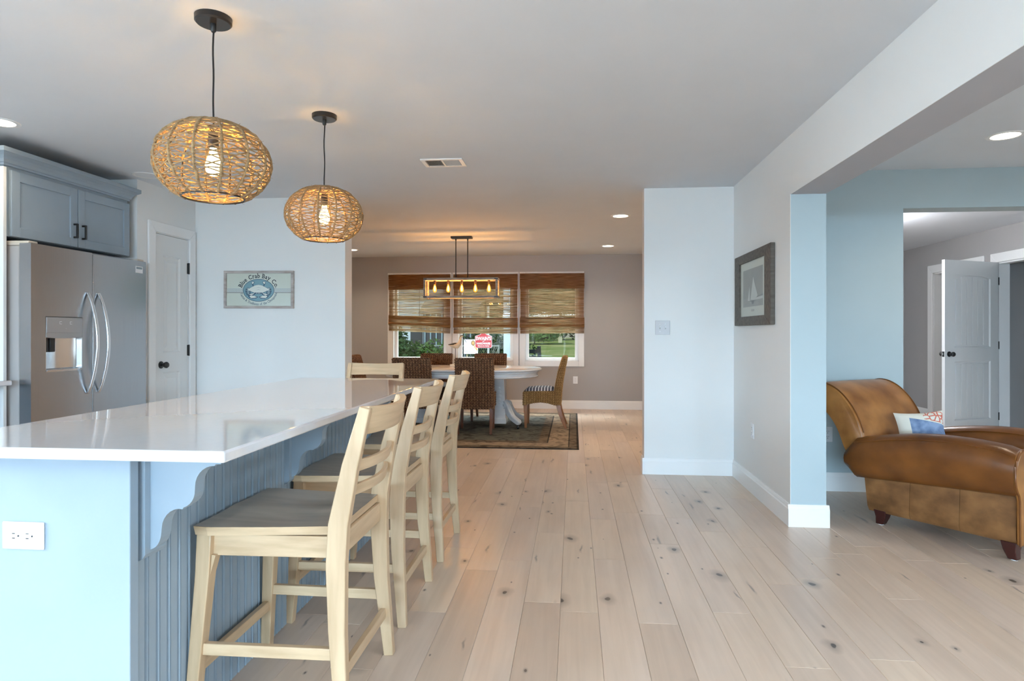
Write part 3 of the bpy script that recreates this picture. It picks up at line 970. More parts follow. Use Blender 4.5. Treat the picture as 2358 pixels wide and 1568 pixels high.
# ------------------------------------------------------------------ kitchen island
IX = -1.185                     # bead-board face
IY0, IY1 = 1.572, 3.90
isl = thing('kitchen_island', 'grey-blue island cabinet with beadboard side under the white counter', 'kitchen island', (-1.45, 2.7, 0))
def isl_b(name, m, bs, bevel=0.0):
    return boxes(name, m, [(a + 1.45, b + 1.45, c - 2.7, d - 2.7, e, f) for a, b, c, d, e, f in bs], isl, bevel=bevel)
isl_b('body', 'cab', [(-1.735, IX - 0.012, IY0 + 0.02, IY1 - 0.02, 0.0, 0.8835)])
isl_b('end_panel', 'cab', [(-1.745, IX + 0.015, IY0, IY0 + 0.033, 0.0, 0.8835)], 0.002)
isl_b('end_panel', 'cab', [(-1.745, IX + 0.015, IY1 - 0.033, IY1, 0.0, 0.8835)], 0.002)
# beadboard: one shared board mesh
bw = 0.0485
b = MB()
prof = [(-0.012, 0), (-0.012, bw), (-0.0045, bw), (-0.0045, bw - 0.003), (0, bw - 0.005), (0, 0.0145), (-0.0055, 0.0125), (-0.0055, 0.0105), (0.0, 0.009), (0.0022, 0.0065), (0.0, 0.004), (-0.0055, 0.0025), (-0.0055, 0)]
b.prism(prof, 0.0, 0.8835, 'z')
bead = b.mesh('bead_board', MT['cab'])
y = IY0 + 0.034
while y + bw < IY1 - 0.03:
    o = bpy.data.objects.new('bead_board', bead)
    col.objects.link(o)
    o.parent = isl
    o.location = (IX + 1.45, y - 2.7, 0)
    y += bw
# corbels: scalloped bracket on a thin back plate
def corbel(y0, y1):
    P = [(0.0, 0.884), (0.205, 0.884), (0.205, 0.848), (0.19, 0.848)]
    def arc(cx, cz, r, a0, a1, n=7, rz=None):
        rz = rz or r
        return [(cx + r * math.cos(R(a0 + (a1 - a0) * k / n)), cz + rz * math.sin(R(a0 + (a1 - a0) * k / n))) for k in range(n + 1)]
    P += arc(0.185, 0.785, 0.055, 88, 180, 7, 0.058)        # concave bite
    P += arc(0.085, 0.775, 0.045, 0, -75, 6, 0.05)[1:]      # convex lobe
    P += arc(0.085, 0.665, 0.052, 80, 178, 7, 0.058)        # second bite
    P += arc(0.0, 0.66, 0.032, 0, -70, 6, 0.05)[1:]
    P += [(0.0, 0.608)]
    P = [(0.022 + x, z) for x, z in P]
    b = MB()
    b.prism([(x + IX + 1.45, z) for x, z in P], y0 - 2.7, y1 - 2.7)
    c = b.build('corbel', 'cab', isl)
    b = MB()
    b.prism([(IX + 1.45 + x, z) for x, z in [(0, 0.884), (0.022, 0.884), (0.022, 0.60), (0.014, 0.588), (0.0, 0.582)]], y0 - 0.022 - 2.7, y1 + 0.022 - 2.7)
    b.build('backplate', 'cab', c)
for yc in (1.665, 2.545, 3.45):
    corbel(yc - 0.022, yc + 0.022)
outlet('outlet_plate', None, (-1.474 + 1.45, IY0 - 2.7, 0.661), (0, 0, 0), isl, True, 0.074, 0.121)
# worktop
ct = MB().box(-1.772, -0.857, 1.483, 3.975, 0.8845, 0.914).build('countertop', 'quartz', bevel=0.006, seg=3)
tag(ct, 'long glossy white quartz countertop on the island', 'countertop')

# ------------------------------------------------------------------ bar stools (local +x = front)
def make_stool(group):
    r = thing('bar_stool', 'x', 'stool', (0, 0, 0), 0, group)
    # seat: dished slab
    nx, ny = 10, 10
    b = MB()
    def sz(u, v):
        return 0.612 - 0.012 * math.exp(-((u - 0.45) / 0.32) ** 2 - ((abs(v - 0.5) - 0.22) / 0.2) ** 2) + 0.004 * math.exp(-((v - 0.5) / 0.1) ** 2) * u
    top, bot = [], []
    for i in range(nx + 1):
        u = i / nx
        x = -0.215 + 0.445 * u
        hw = 0.195 + 0.055 * u - 0.012 * max(0, (u - 0.9) / 0.1)
        for j in range(ny + 1):
            v = j / ny
            y = -hw + 2 * hw * v
            top.append((x, y, sz(u, v)))
            bot.append((x * 0.985, y * 0.98, 0.584))
    n = ny + 1
    fs = []
    for i in range(nx):
        for j in range(ny):
            fs.append((i * n + j, (i + 1) * n + j, (i + 1) * n + j + 1, i * n + j + 1))
    o_ = len(top)
    fs2 = [tuple(o_ + q for q in reversed(f)) for f in fs]
    ring = [i * n for i in range(nx + 1)] + [nx * n + j for j in range(1, n)] + [i * n + n - 1 for i in range(nx - 1, -1, -1)] + [j for j in range(n - 2, 0, -1)]
    sd = [(ring[k], o_ + ring[k], o_ + ring[(k + 1) % len(ring)], ring[(k + 1) % len(ring)]) for k in range(len(ring))]
    b.add(top, [])
    b.v = top + bot
    b.f = fs + fs2
    s_ = b.build('seat', 'stoolseat', r, smooth=True, ang=40)
    e = MB(); e.v = [(x * 1.004, y * 1.004, z - 0.0005) for x, y, z in top + bot]; e.f = sd
    e.build('seat_edge', 'stoolh', s_)
    for s in (-1, 1):
        # front leg with a curved bracket under the seat
        b = MB()
        b.sweep_rect([(0.236, s * 0.242, 0), (0.205, s * 0.216, 0.46), (0.200, s * 0.212, 0.585)], [(0.036, 0.036), (0.045, 0.045), (0.047, 0.047)], (0, 1, 0))
        b.build('leg', 'stool', r, bevel=0.003)
        b = MB()
        br = [(0.178, 0.52), (0.165, 0.52), (0.172, 0.495), (0.182, 0.46)]
        b.prism(br, s * 0.213 - 0.016, s * 0.213 + 0.016)
        b.build('leg_bracket', 'stool', r)
        # back post, one piece from floor to top
        pts = [(-0.246, s * 0.240, 0), (-0.222, s * 0.220, 0.30), (-0.216, s * 0.212, 0.50), (-0.221, s * 0.207, 0.62), (-0.256, s * 0.202, 0.80), (-0.302, s * 0.198, 0.978)]
        b = MB()
        b.sweep_rect(pts, [(0.032, 0.036), (0.034, 0.052), (0.034, 0.062), (0.034, 0.062), (0.032, 0.050), (0.030, 0.034)], (0, 1, 0))
        b.build('back_post', 'stool', r, bevel=0.003)
        b = MB(); b.bar((0.19, s * 0.205, 0.548), (-0.20, s * 0.195, 0.548), 0.022, 0.066); b.build('apron', 'stoolh', r, bevel=0.002)
        b = MB(); b.bar((0.218, s * 0.228, 0.232), (-0.226, s * 0.223, 0.232), 0.020, 0.036); b.build('stretcher', 'stoolh', r, bevel=0.002)
        MB().lathe([(0.014, -0.001), (0.014, 0.003)], (0.236, s * 0.242, 0), 8).build('glide', 'black', r)
    b = MB(); b.bar((0.203, -0.19, 0.548), (0.203, 0.19, 0.548), 0.022, 0.066); b.build('apron', 'stoolh', r, bevel=0.002)
    b = MB(); b.bar((-0.214, -0.19, 0.548), (-0.214, 0.19, 0.548), 0.022, 0.066); b.build('apron', 'stoolh', r, bevel=0.002)
    b = MB(); b.bar((0.223, -0.215, 0.172), (0.223, 0.215, 0.172), 0.020, 0.036); b.build('stretcher', 'stoolh', r, bevel=0.002)
    b = MB(); b.bar((-0.230, -0.215, 0.165), (-0.230, 0.215, 0.165), 0.020, 0.036); b.build('stretcher', 'stoolh', r, bevel=0.002)
    # curved rails between the posts
    def rail(name, z0, z1, x0, x1, t, bow, hw, n=10, sag=0.0):
        b = MB()
        rings = []
        for k in range(n + 1):
            q = -1 + 2 * k / n
            y = hw * q
            dx = -bow * (1 - q * q)
            dz = -sag * (1 - q * q)
            rings.append([(x0 + dx + t / 2, y, z0), (x0 + dx - t / 2, y, z0), (x1 + dx - t / 2, y, z1 + dz), (x1 + dx + t / 2, y, z1 + dz)])
        b.loft(rings)
        b.build(name, 'stoolh', r, bevel=0.002, ang=50)
    rail('top_rail', 0.892, 0.982, -0.277, -0.302, 0.024, 0.045, 0.200, sag=0.008)
    rail('slat', 0.775, 0.811, -0.250, -0.257, 0.016, 0.040, 0.195)
    rail('slat', 0.700, 0.734, -0.236, -0.242, 0.016, 0.040, 0.198)
    return r
st = make_stool('stools at the island')
spots = [(-0.935, 2.085, PI, 'blonde wood bar stool nearest the camera, seat tucked under the counter'),
         (-0.945, 2.785, PI, 'blonde wood bar stool in the middle of the row along the counter'),
         (-0.945, 3.530, PI, 'blonde wood bar stool farthest along the counter, before the dining rug'),
         (-1.475, 4.33, R(-90), 'blonde wood bar stool facing the far end of the counter, only its back showing')]
for i, (x, y, a, lb) in enumerate(spots):
    o = st if i == 0 else copy_tree(st)
    o.location = (x, y, 0)
    o.rotation_euler = (0, 0, a)
    o['label'] = lb

# ------------------------------------------------------------------ refrigerator
FX = -3.36
FY0, FYS, FY1, FZ1 = 3.630, 4.136, 4.700, 1.766
fr_ = thing('refrigerator', 'stainless steel side-by-side refrigerator with water dispenser', 'refrigerator', (FX, FY0, 0))
def fb(name, m, bs, parent=None, bevel=0.0):
    return boxes(name, m, [(a - FX, b - FX, c - FY0, d - FY0, e, f) for a, b, c, d, e, f in bs], parent or fr_, bevel=bevel)
fb('body', 'fridgeside', [(-4.08, FX - 0.085, FY0 + 0.004, FY1 - 0.004, 0.03, FZ1 - 0.015)], bevel=0.004)
hy0, hy1, hz0, hz1 = 3.740, 4.044, 0.952, 1.312
dxs = (FX - 0.078, FX)
d1 = fb('freezer_door', 'steel', [(dxs[0], dxs[1], FY0, hy0, 0.06, FZ1), (dxs[0], dxs[1], hy1, FYS - 0.004, 0.06, FZ1),
                                (dxs[0], dxs[1], hy0, hy1, hz1, FZ1), (dxs[0], dxs[1], hy0, hy1, 0.06, hz0)])
d2 = fb('fridge_door', 'steel', [(dxs[0], dxs[1], FYS + 0.004, FY1, 0.06, FZ1)], bevel=0.008)
fb('kick_grille', 'blackwood', [(FX - 0.10, FX - 0.05, FY0 + 0.01, FY1 - 0.01, 0.0, 0.055)])
fb('hinge_cover', 'hinge', [(FX - 0.22, FX - 0.02, FY0 + 0.002, FY0 + 0.075, FZ1 - 0.014, FZ1 + 0.016)], bevel=0.006)
fb('hinge_cover', 'hinge', [(FX - 0.22, FX - 0.02, FY1 - 0.075, FY1 - 0.002, FZ1 - 0.014, FZ1 + 0.016)], bevel=0.006)
# dispenser: cavity, control panel, lip, paddle, tray
dsp = fb('dispenser', 'steel', [(FX - 0.076, FX - 0.066, hy0, hy1, hz0, hz1)], d1)
dsp.parent = fr_
fb('control_panel', 'fridgepanel', [(FX - 0.066, FX + 0.004, hy0 + 0.004, hy1 - 0.004, 1.205, hz1 - 0.004)], dsp, 0.003)
b = MB()
prof = []
for k in range(9):
    t = k / 8
    prof.append((hy0 + 0.004 + (hy1 - hy0 - 0.008) * t, 1.205 - 0.028 - 0.008 * math.sin(PI * t)))
b.prism([(p[0] - FY0, p[1]) for p in prof] + [(hy1 - 0.004 - FY0, 1.205), (hy0 + 0.004 - FY0, 1.205)], -0.062, 0.002, 'x')
b.build('lip', 'fridgepanel', dsp)
fb('side_liner', 'steelhandle', [(FX - 0.066, FX - 0.001, hy0, hy0 + 0.004, hz0, 1.205), (FX - 0.066, FX - 0.001, hy1 - 0.004, hy1, hz0, 1.205), (FX - 0.066, FX - 0.001, hy0, hy1, hz0, hz0 + 0.004)], dsp)
b = MB()
rings = []
for k in range(9):
    t = k / 8
    y = hy0 + 0.006 + (hy1 - hy0 - 0.012) * t - FY0
    dpt = -0.064 + 0.022 * (abs(2 * t - 1) ** 2)
    rings.append([(dpt - 0.001, y, hz0 + 0.02), (dpt, y, 1.17)])
b.loft(rings, cap=False, closed=False)
b.build('cavity_back', 'steelhandle', dsp, smooth=True)
for yy in (3.775, 3.83):
    fb('paddle', 'black', [(FX - 0.06, FX - 0.03, yy - 0.022, yy + 0.022, 1.08, 1.175)], dsp, 0.006)
fb('tray', 'steelhandle', [(FX - 0.062, FX + 0.004, hy0 + 0.006, hy1 - 0.006, hz0 + 0.004, hz0 + 0.016)], dsp, 0.003)
for yy, zz in ((3.855, 1.272), (3.94, 1.272), (3.90, 1.235)):
    s_ = 0.009 if zz > 1.25 else 0.0025
    fb('display_mark', 'plastic', [(FX + 0.0042, FX + 0.0048, yy - s_, yy + s_, zz + s_ * 0.7, zz + s_), (FX + 0.0042, FX + 0.0048, yy - s_, yy + s_, zz - s_, zz - s_ * 0.7),
                                   (FX + 0.0042, FX + 0.0048, yy - s_, yy - s_ * 0.7, zz - s_, zz + s_)], dsp)
for yy, dpar in ((4.088, d1), (4.190, d2)):
    b = MB()
    pts, rr = [], []
    for k in range(15):
        t = k / 14
        pts.append((0.004 + 0.075 * math.sin(PI * t) ** 0.8, yy - FY0, 0.785 + 0.705 * t))
        rr.append(0.013 + 0.006 * math.sin(PI * t))
    n = len(pts)
    b.sweep_rect(pts, [(0.020 + 0.008 * math.sin(PI * k / 14), 0.017) for k in range(n)], (0, 1, 0))
    h = b.build('handle', 'steelhandle', dpar, bevel=0.006, ang=60, seg=3)
fb('badge', 'plastic', [(FX, FX + 0.001, 4.575, 4.655, 1.670, 1.722)], d2)
fb('badge_stripe', 'signgrey', [(FX + 0.001, FX + 0.0015, 4.582, 4.648, 1.700, 1.716)], d2)

# ------------------------------------------------------------------ fridge surround: end panel, upper cabinet, side run
uc = thing('upper_cabinet', 'grey-blue two-door cabinet with crown moulding above the refrigerator', 'cabinet', (-3.50, 3.606, 1.80))
CXF = -3.50
def ub(name, m, bs, parent=None, bevel=0.0):
    return boxes(name, m, [(a + 3.50, b + 3.50, c - 3.606, d - 3.606, e - 1.80, f - 1.80) for a, b, c, d, e, f in bs], parent or uc, bevel=bevel)
ub('side_panel', 'wall', [(-4.148, CXF, 3.582, 3.604, 0.0, 2.235)], bevel=0.001)
ub('carcass', 'cab', [(-4.145, CXF - 0.022, 3.606, 4.700, 1.81, 2.25)])
def shaker(y0, y1, z0, z1, hy):
    f = 0.062
    d = ub('door', 'cab', [(CXF - 0.021, CXF, y0, y0 + f, z0, z1), (CXF - 0.021, CXF, y1 - f, y1, z0, z1), (CXF - 0.021, CXF, y0 + f, y1 - f, z0, z0 + f), (CXF - 0.021, CXF, y0 + f, y1 - f, z1 - f, z1)], bevel=0.002)
    ub('door_panel', 'cab', [(CXF - 0.019, CXF - 0.010, y0 + f, y1 - f, z0 + f, z1 - f)], d)
    b = MB()
    for z in (1.878, 1.968):
        b.box(0.0, 0.030, hy - 0.005 - 3.606, hy + 0.005 - 3.606, z - 0.006 - 1.80, z + 0.006 - 1.80)
    b.box(0.022, 0.034, hy - 0.006 - 3.606, hy + 0.006 - 3.606, 1.872 - 1.80, 1.974 - 1.80)
    b.build('handle', 'black', d, bevel=0.002)
shaker(3.640, 4.170, 1.812, 2.225, 4.135)
shaker(4.176, 4.698, 1.812, 2.225, 4.212)
# crown: cove profile mitred round the front and both ends
prof = [(0.0, 0.0), (0.012, 0.0), (0.012, 0.012), (0.020, 0.016), (0.026, 0.034), (0.040, 0.052), (0.062, 0.066), (0.072, 0.070), (0.072, 0.098), (0.0, 0.098)]
path = [(-4.145, 3.606, (0, -1)), (CXF - 0.022, 3.606, (1, -1)), (CXF - 0.022, 4.700, (1, 1)), (-4.145, 4.700, (0, 1))]
rings = []
for x, y, (nx, ny) in path:
    rings.append([(x + nx * p + 3.50, y + min(ny * p, 0.066) - 3.606, 2.250 + z - 1.80) for p, z in prof])
MB().loft(rings).build('crown_moulding', 'cab', uc)
lc = thing('base_cabinet', 'grey-blue base cabinet left of the refrigerator', 'cabinet', (-3.52, 3.56, 0))
boxes('carcass', 'cab', [(-0.62, -0.02, -1.8, 0.015, 0.10, 0.875), (-0.62, -0.08, -1.8, 0.015, 0.0, 0.10)], lc)
for k in range(3):
    y1 = 0.010 - k * 0.60
    y0 = y1 - 0.59
    f = 0.062
    d = boxes('door', 'cab', [(-0.02, 0, y0, y0 + f, 0.115, 0.865), (-0.02, 0, y1 - f, y1, 0.115, 0.865), (-0.02, 0, y0 + f, y1 - f, 0.115, 0.115 + f), (-0.02, 0, y0 + f, y1 - f, 0.865 - f, 0.865)], lc, bevel=0.002)
    boxes('door_panel', 'cab', [(-0.018, -0.010, y0 + f, y1 - f, 0.115 + f, 0.865 - f)], d)
    boxes('handle', 'black', [(0.018, 0.028, y0 + 0.03, y0 + 0.042, 0.70, 0.80), (0, 0.02, y0 + 0.03, y0 + 0.04, 0.71, 0.72), (0, 0.02, y0 + 0.03, y0 + 0.04, 0.78, 0.79)], d)
c2 = boxes('countertop', 'quartz', [(-4.146, -3.435, 1.75, 3.579, 0.882, 0.914)], bevel=0.008)
tag(c2, 'end of the pale counter run left of the refrigerator', 'countertop')

# ------------------------------------------------------------------ framed sign on the white wall
sg = thing('wall_sign', 'framed wide sign with a blue crab emblem on the white kitchen wall', 'sign', (-2.867, 5.558, 1.601))
sg.rotation_euler = (0, R(0.35), 0)
SW, SH = 0.664, 0.343
f = 0.022
for (x0, x1, z0, z1) in ((-SW / 2, SW / 2, SH / 2 - f, SH / 2), (-SW / 2, SW / 2, -SH / 2, -SH / 2 + f), (-SW / 2, -SW / 2 + f, -SH / 2 + f, SH / 2 - f), (SW / 2 - f, SW / 2, -SH / 2 + f, SH / 2 - f)):
    MB().box(x0, x1, -0.030, 0, z0, z1).build('frame_board', 'signframe', sg, bevel=0.002)
brd = MB().box(-SW / 2 + f, SW / 2 - f, -0.012, -0.002, -SH / 2 + f, SH / 2 - f).build('board', 'signbg', sg)
YB = -0.0124
def flat(name, m, poly, parent, y=YB, t=0.0005):
    return MB().prism(poly, y - t, y).build(name, m, parent)
def ell(cx, cz, rx, rz, n=40, a0=0, a1=360, rot=0):
    o = []
    for k in range(n):
        t = R(a0 + (a1 - a0) * k / n)
        x, z = rx * math.cos(t), rz * math.sin(t)
        o.append((cx + x * math.cos(rot) - z * math.sin(rot), cz + x * math.sin(rot) + z * math.cos(rot)))
    return o
EX, EZ = -0.005, -0.006
em = flat('emblem', 'signnavy', ell(EX, EZ, 0.150, 0.1035), sg, YB)
flat('emblem_ground', 'signblue', ell(EX, EZ, 0.1455, 0.0990), em, YB - 0.0006)
# wave band left and right of the emblem: dark rule and interlaced strands
for x0, x1 in ((-SW / 2 + f, EX - 0.150), (EX + 0.150, SW / 2 - f)):
    flat('rule', 'signink', [(x0, -0.029), (x1, -0.029), (x1, -0.025), (x0, -0.025)], sg)
    flat('band', 'signwhite', [(x0, -0.024), (x1, -0.024), (x1, 0.014), (x0, 0.014)], sg)
    for k in range(6):
        b = MB()
        n = 24
        up, dn = [], []
        for i in range(n + 1):
            x = x0 + (x1 - x0) * i / n
            z = -0.004 + 0.013 * math.sin((x - x0) * 62 + k * PI / 3)
            up.append((x, z + 0.0012)); dn.append((x, z - 0.0012))
        b.prism(dn + up[::-1], YB - 0.0012, YB - 0.0006)
        b.build('wave_strand', 'signgrey', sg)
# crab
L1, L2, L3 = YB - 0.0012, YB - 0.0018, YB - 0.0024
def crab_pair(name, m, poly, y):
    for s in (1, -1):
        flat(name, m, [(EX + s * x * 1.06, EZ + z * 1.06) for x, z in poly], em, y)
shell = [(-0.098, 0.006), (-0.06, 0.028), (-0.03, 0.042), (0, 0.048), (0.03, 0.042), (0.06, 0.028), (0.098, 0.006), (0.06, -0.012), (0.035, -0.022), (0, -0.025), (-0.035, -0.022), (-0.06, -0.012)]
flat('shell_outline', 'signnavy', [(EX + x * 1.095, EZ + (z - 0.012) * 1.13 + 0.012) for x, z in shell], em, L1)
flat('shell', 'signwhite', [(EX + x * 1.06, EZ + z * 1.06) for x, z in shell], em, L2)
crab_pair('swimmer_leg', 'signnavy', [(0.043, 0.034), (0.047, 0.05), (0.036, 0.066), (0.042, 0.078), (0.060, 0.076), (0.066, 0.062), (0.056, 0.049), (0.052, 0.034)], L1)
crab_pair('swimmer_paddle', 'signwhite', [(0.040, 0.066), (0.045, 0.075), (0.058, 0.073), (0.062, 0.062), (0.052, 0.053)], L2)
for zz, ln in ((0.012, 0.118), (-0.004, 0.121), (-0.019, 0.118), (-0.033, 0.110)):
    crab_pair('leg', 'signnavy', [(0.072, zz + 0.004), (ln - 0.02, zz + 0.014), (ln, zz - 0.004), (ln - 0.01, zz - 0.012), (ln - 0.024, zz + 0.004), (0.072, zz - 0.008)], L1)
    crab_pair('leg_light', 'signwhite', [(0.082, zz + 0.003), (ln - 0.022, zz + 0.010), (ln - 0.008, zz - 0.002), (ln - 0.024, zz + 0.005), (0.082, zz - 0.002)], L2)
crab_pair('claw_outline', 'signnavy', [(0.03, -0.024), (0.072, -0.026), (0.094, -0.040), (0.088, -0.060), (0.06, -0.074), (0.02, -0.070), (0.002, -0.058), (0.02, -0.050), (0.05, -0.046), (0.03, -0.036)], L1)
crab_pair('claw', 'signwhite', [(0.036, -0.048), (0.066, -0.044), (0.082, -0.052), (0.066, -0.068), (0.034, -0.066), (0.012, -0.060)], L2)
crab_pair('claw_arm', 'signwhite', [(0.036, -0.026), (0.068, -0.029), (0.086, -0.040), (0.062, -0.042), (0.044, -0.034)], L2)
flat('face', 'signnavy', [(EX - 0.034, EZ - 0.021), (EX + 0.034, EZ - 0.021), (EX + 0.026, EZ - 0.034), (EX - 0.026, EZ - 0.034)], em, L3)
for x in (-0.016, 0.0, 0.014):
    flat('eye', 'signwhite', ell(EX + x, EZ - 0.0275, 0.004, 0.0035, 12), em, L3 - 0.0006)
for zz in (0.012, -0.006):
    flat('shell_line', 'signgrey', [(EX - 0.03, EZ + zz + 0.008), (EX - 0.012, EZ + zz + 0.011), (EX, EZ + zz + 0.016), (EX + 0.012, EZ + zz + 0.011), (EX + 0.03, EZ + zz + 0.008), (EX + 0.012, EZ + zz + 0.0095), (EX, EZ + zz + 0.0135), (EX - 0.012, EZ + zz + 0.0095)], em, L3)
# lettering set along an ellipse, each letter with small serif feet where the letter has stems
SERIF = {'B': [(0.04, 0), (0.04, 1)], 'l': [(0.5, 0), (0.3, 1.0)], 'u': [(0.1, 0.70), (0.85, 0)], 'r': [(0.2, 0), (0.12, 0.70)], 'a': [(0.85, 0)], 'b': [(0.05, 1.0)], 'y': [(0.1, 0.70), (0.9, 0.70)],
         'T': [(0.5, 0)], 'i': [(0.5, 0)], 'n': [(0.12, 0), (0.85, 0)], 'h': [(0.12, 0), (0.85, 0), (0.05, 1.0)], 'd': [(0.9, 1.0)], 'p': [], 'k': [(0.1, 0), (0.9, 0)], 'f': [(0.4, 0)]}
def arc_text(body, size, m, parent, cx, cz, rx, rz, a0, a1, squeeze=1.0, bold=0.0):
    """letters spread evenly along an ellipse from angle a0 to angle a1 (degrees)"""
    a0, a1 = R(a0), R(a1)
    sgn = 1 if a1 > a0 else -1
    def pt(t):
        return cx + rx * math.cos(t), cz + rz * math.sin(t)
    n = 600
    tab = [0.0]
    for k in range(n):
        p, q = pt(a0 + (a1 - a0) * k / n), pt(a0 + (a1 - a0) * (k + 1) / n)
        tab.append(tab[-1] + math.hypot(q[0] - p[0], q[1] - p[1]))
    def at(dist):
        for k in range(n):
            if tab[k + 1] >= dist:
                return a0 + (a1 - a0) * (k + (dist - tab[k]) / (tab[k + 1] - tab[k])) / n
        return a1
    wd = [size * 0.22 if ch == ' ' else text_width(ch, size) * squeeze for ch in body]
    gap = (tab[-1] - sum(wd)) / (len(body) - 1)
    pos = 0.0
    for ch, w_ in zip(body, wd):
        tm = at(pos + w_ / 2)
        pos += w_ + gap
        if ch == ' ':
            continue
        x, z = pt(tm)
        tx, tz = -rx * math.sin(tm) * sgn, rz * math.cos(tm) * sgn
        ang = math.atan2(tz, tx)
        text_obj('letter', ch, size, m, parent, 0.0004, (x, YB - 0.0005, z), (R(90), -ang, 0), squeeze, bold)
        cap = size * 0.69
        for sx_, sz_ in SERIF.get(ch, []):
            lx = -w_ / 2 + w_ * sx_
            hgt = 0 if not sz_ else cap * sz_ if sz_ < 0.9 else cap * (1.0 if ch.isupper() else 1.03)
            hw, th = size * 0.085, size * 0.028
            c, s = math.cos(ang), math.sin(ang)
            b = MB()
            b.prism([(x + c * (lx + dx) - s * (hgt + dz), z + s * (lx + dx) + c * (hgt + dz)) for dx, dz in ((-hw, -th), (hw, -th), (hw, th), (-hw, th))], YB - 0.0009, YB - 0.0002)
            b.build('serif', m, parent)
arc_text('Blue Crab Bay Co.', 0.055, 'signink', sg, EX, EZ, 0.163, 0.1145, 168, 10, 0.92, 0.0007)
arc_text('Tastes & Traditions of the Chesapeake', 0.032, 'signnavy', sg, EX, EZ, 0.180, 0.1360, 191, 351, 0.86, 0.0)

# ------------------------------------------------------------------ framed sailboat picture (local x = along wall, front to -y)
pc = thing('framed_picture', 'framed grey sailboat print in a weathered wood frame on the side wall', 'picture', (WX0 - 0.001, 4.872, 1.538), R(-90))
PWD, PHT = 0.952, 0.552
fx, fz = 0.145, 0.068
# local x: after the turn, +x points to the camera side
for nm, poly in (('t', [(-PWD / 2, PHT / 2), (PWD / 2, PHT / 2), (PWD / 2 - fx, PHT / 2 - fz), (-PWD / 2 + fx, PHT / 2 - fz)]),
                 ('b', [(-PWD / 2, -PHT / 2), (PWD / 2, -PHT / 2), (PWD / 2 - fx, -PHT / 2 + fz), (-PWD / 2 + fx, -PHT / 2 + fz)]),
                 ('l', [(-PWD / 2, -PHT / 2), (-PWD / 2 + fx, -PHT / 2 + fz), (-PWD / 2 + fx, PHT / 2 - fz), (-PWD / 2, PHT / 2)]),
                 ('r', [(PWD / 2, -PHT / 2), (PWD / 2 - fx, -PHT / 2 + fz), (PWD / 2 - fx, PHT / 2 - fz), (PWD / 2, PHT / 2)])):
    MB().prism(poly, -0.030, 0.0).build('frame_board', 'frame', pc, bevel=0.003)
mb_ = MB().box(-PWD / 2 + fx - 0.004, PWD / 2 - fx + 0.004, -0.016, -0.004, -PHT / 2 + fz - 0.002, PHT / 2 - fz + 0.002).build('mat_board', 'matboard', pc)
YP = -0.0162
def pf(name, m, poly, y, par=pc):
    return MB().prism(poly, y - 0.0004, y).build(name, m, par)
pr_ = pf('print', 'printgrey', [(-0.26, -0.135), (0.26, -0.135), (0.26, 0.150), (-0.26, 0.150)], YP)
pf('sea', 'printsea', [(-0.26, -0.135), (0.26, -0.135), (0.26, -0.070), (-0.26, -0.070)], YP - 0.0005, pr_)
pf('shore_line', 'printdark', [(0.06, -0.072), (0.26, -0.060), (0.26, -0.056), (0.06, -0.068)], YP - 0.0010, pr_)
pf('surf', 'printsail', [(0.02, -0.090), (0.26, -0.086), (0.26, -0.068), (0.05, -0.076)], YP - 0.0010, pr_)
pf('mainsail', 'printsail', [(0.02, 0.085), (-0.05, -0.085), (0.06, -0.088), (0.135, -0.060), (0.07, 0.02)], YP - 0.0015, pr_)
pf('jib', 'printsail', [(-0.075, 0.02), (-0.125, -0.088), (-0.068, -0.090)], YP - 0.0015, pr_)
pf('hull', 'printdark', [(-0.03, -0.092), (0.045, -0.092), (0.03, -0.116), (-0.005, -0.118)], YP - 0.0020, pr_)
pf('boom', 'printdark', [(-0.06, -0.0935), (0.09, -0.089), (0.09, -0.0925), (-0.06, -0.097)], YP - 0.0020, pr_)
pf('title_plate', 'fridgepanel', [(-0.035, -0.172), (0.045, -0.172), (0.045, -0.156), (-0.035, -0.156)], YP)
MB().box(-PWD / 2 + fx, PWD / 2 - fx, -0.022, -0.0205, -PHT / 2 + fz, PHT / 2 - fz).build('glass', 'pictureglass', pc)

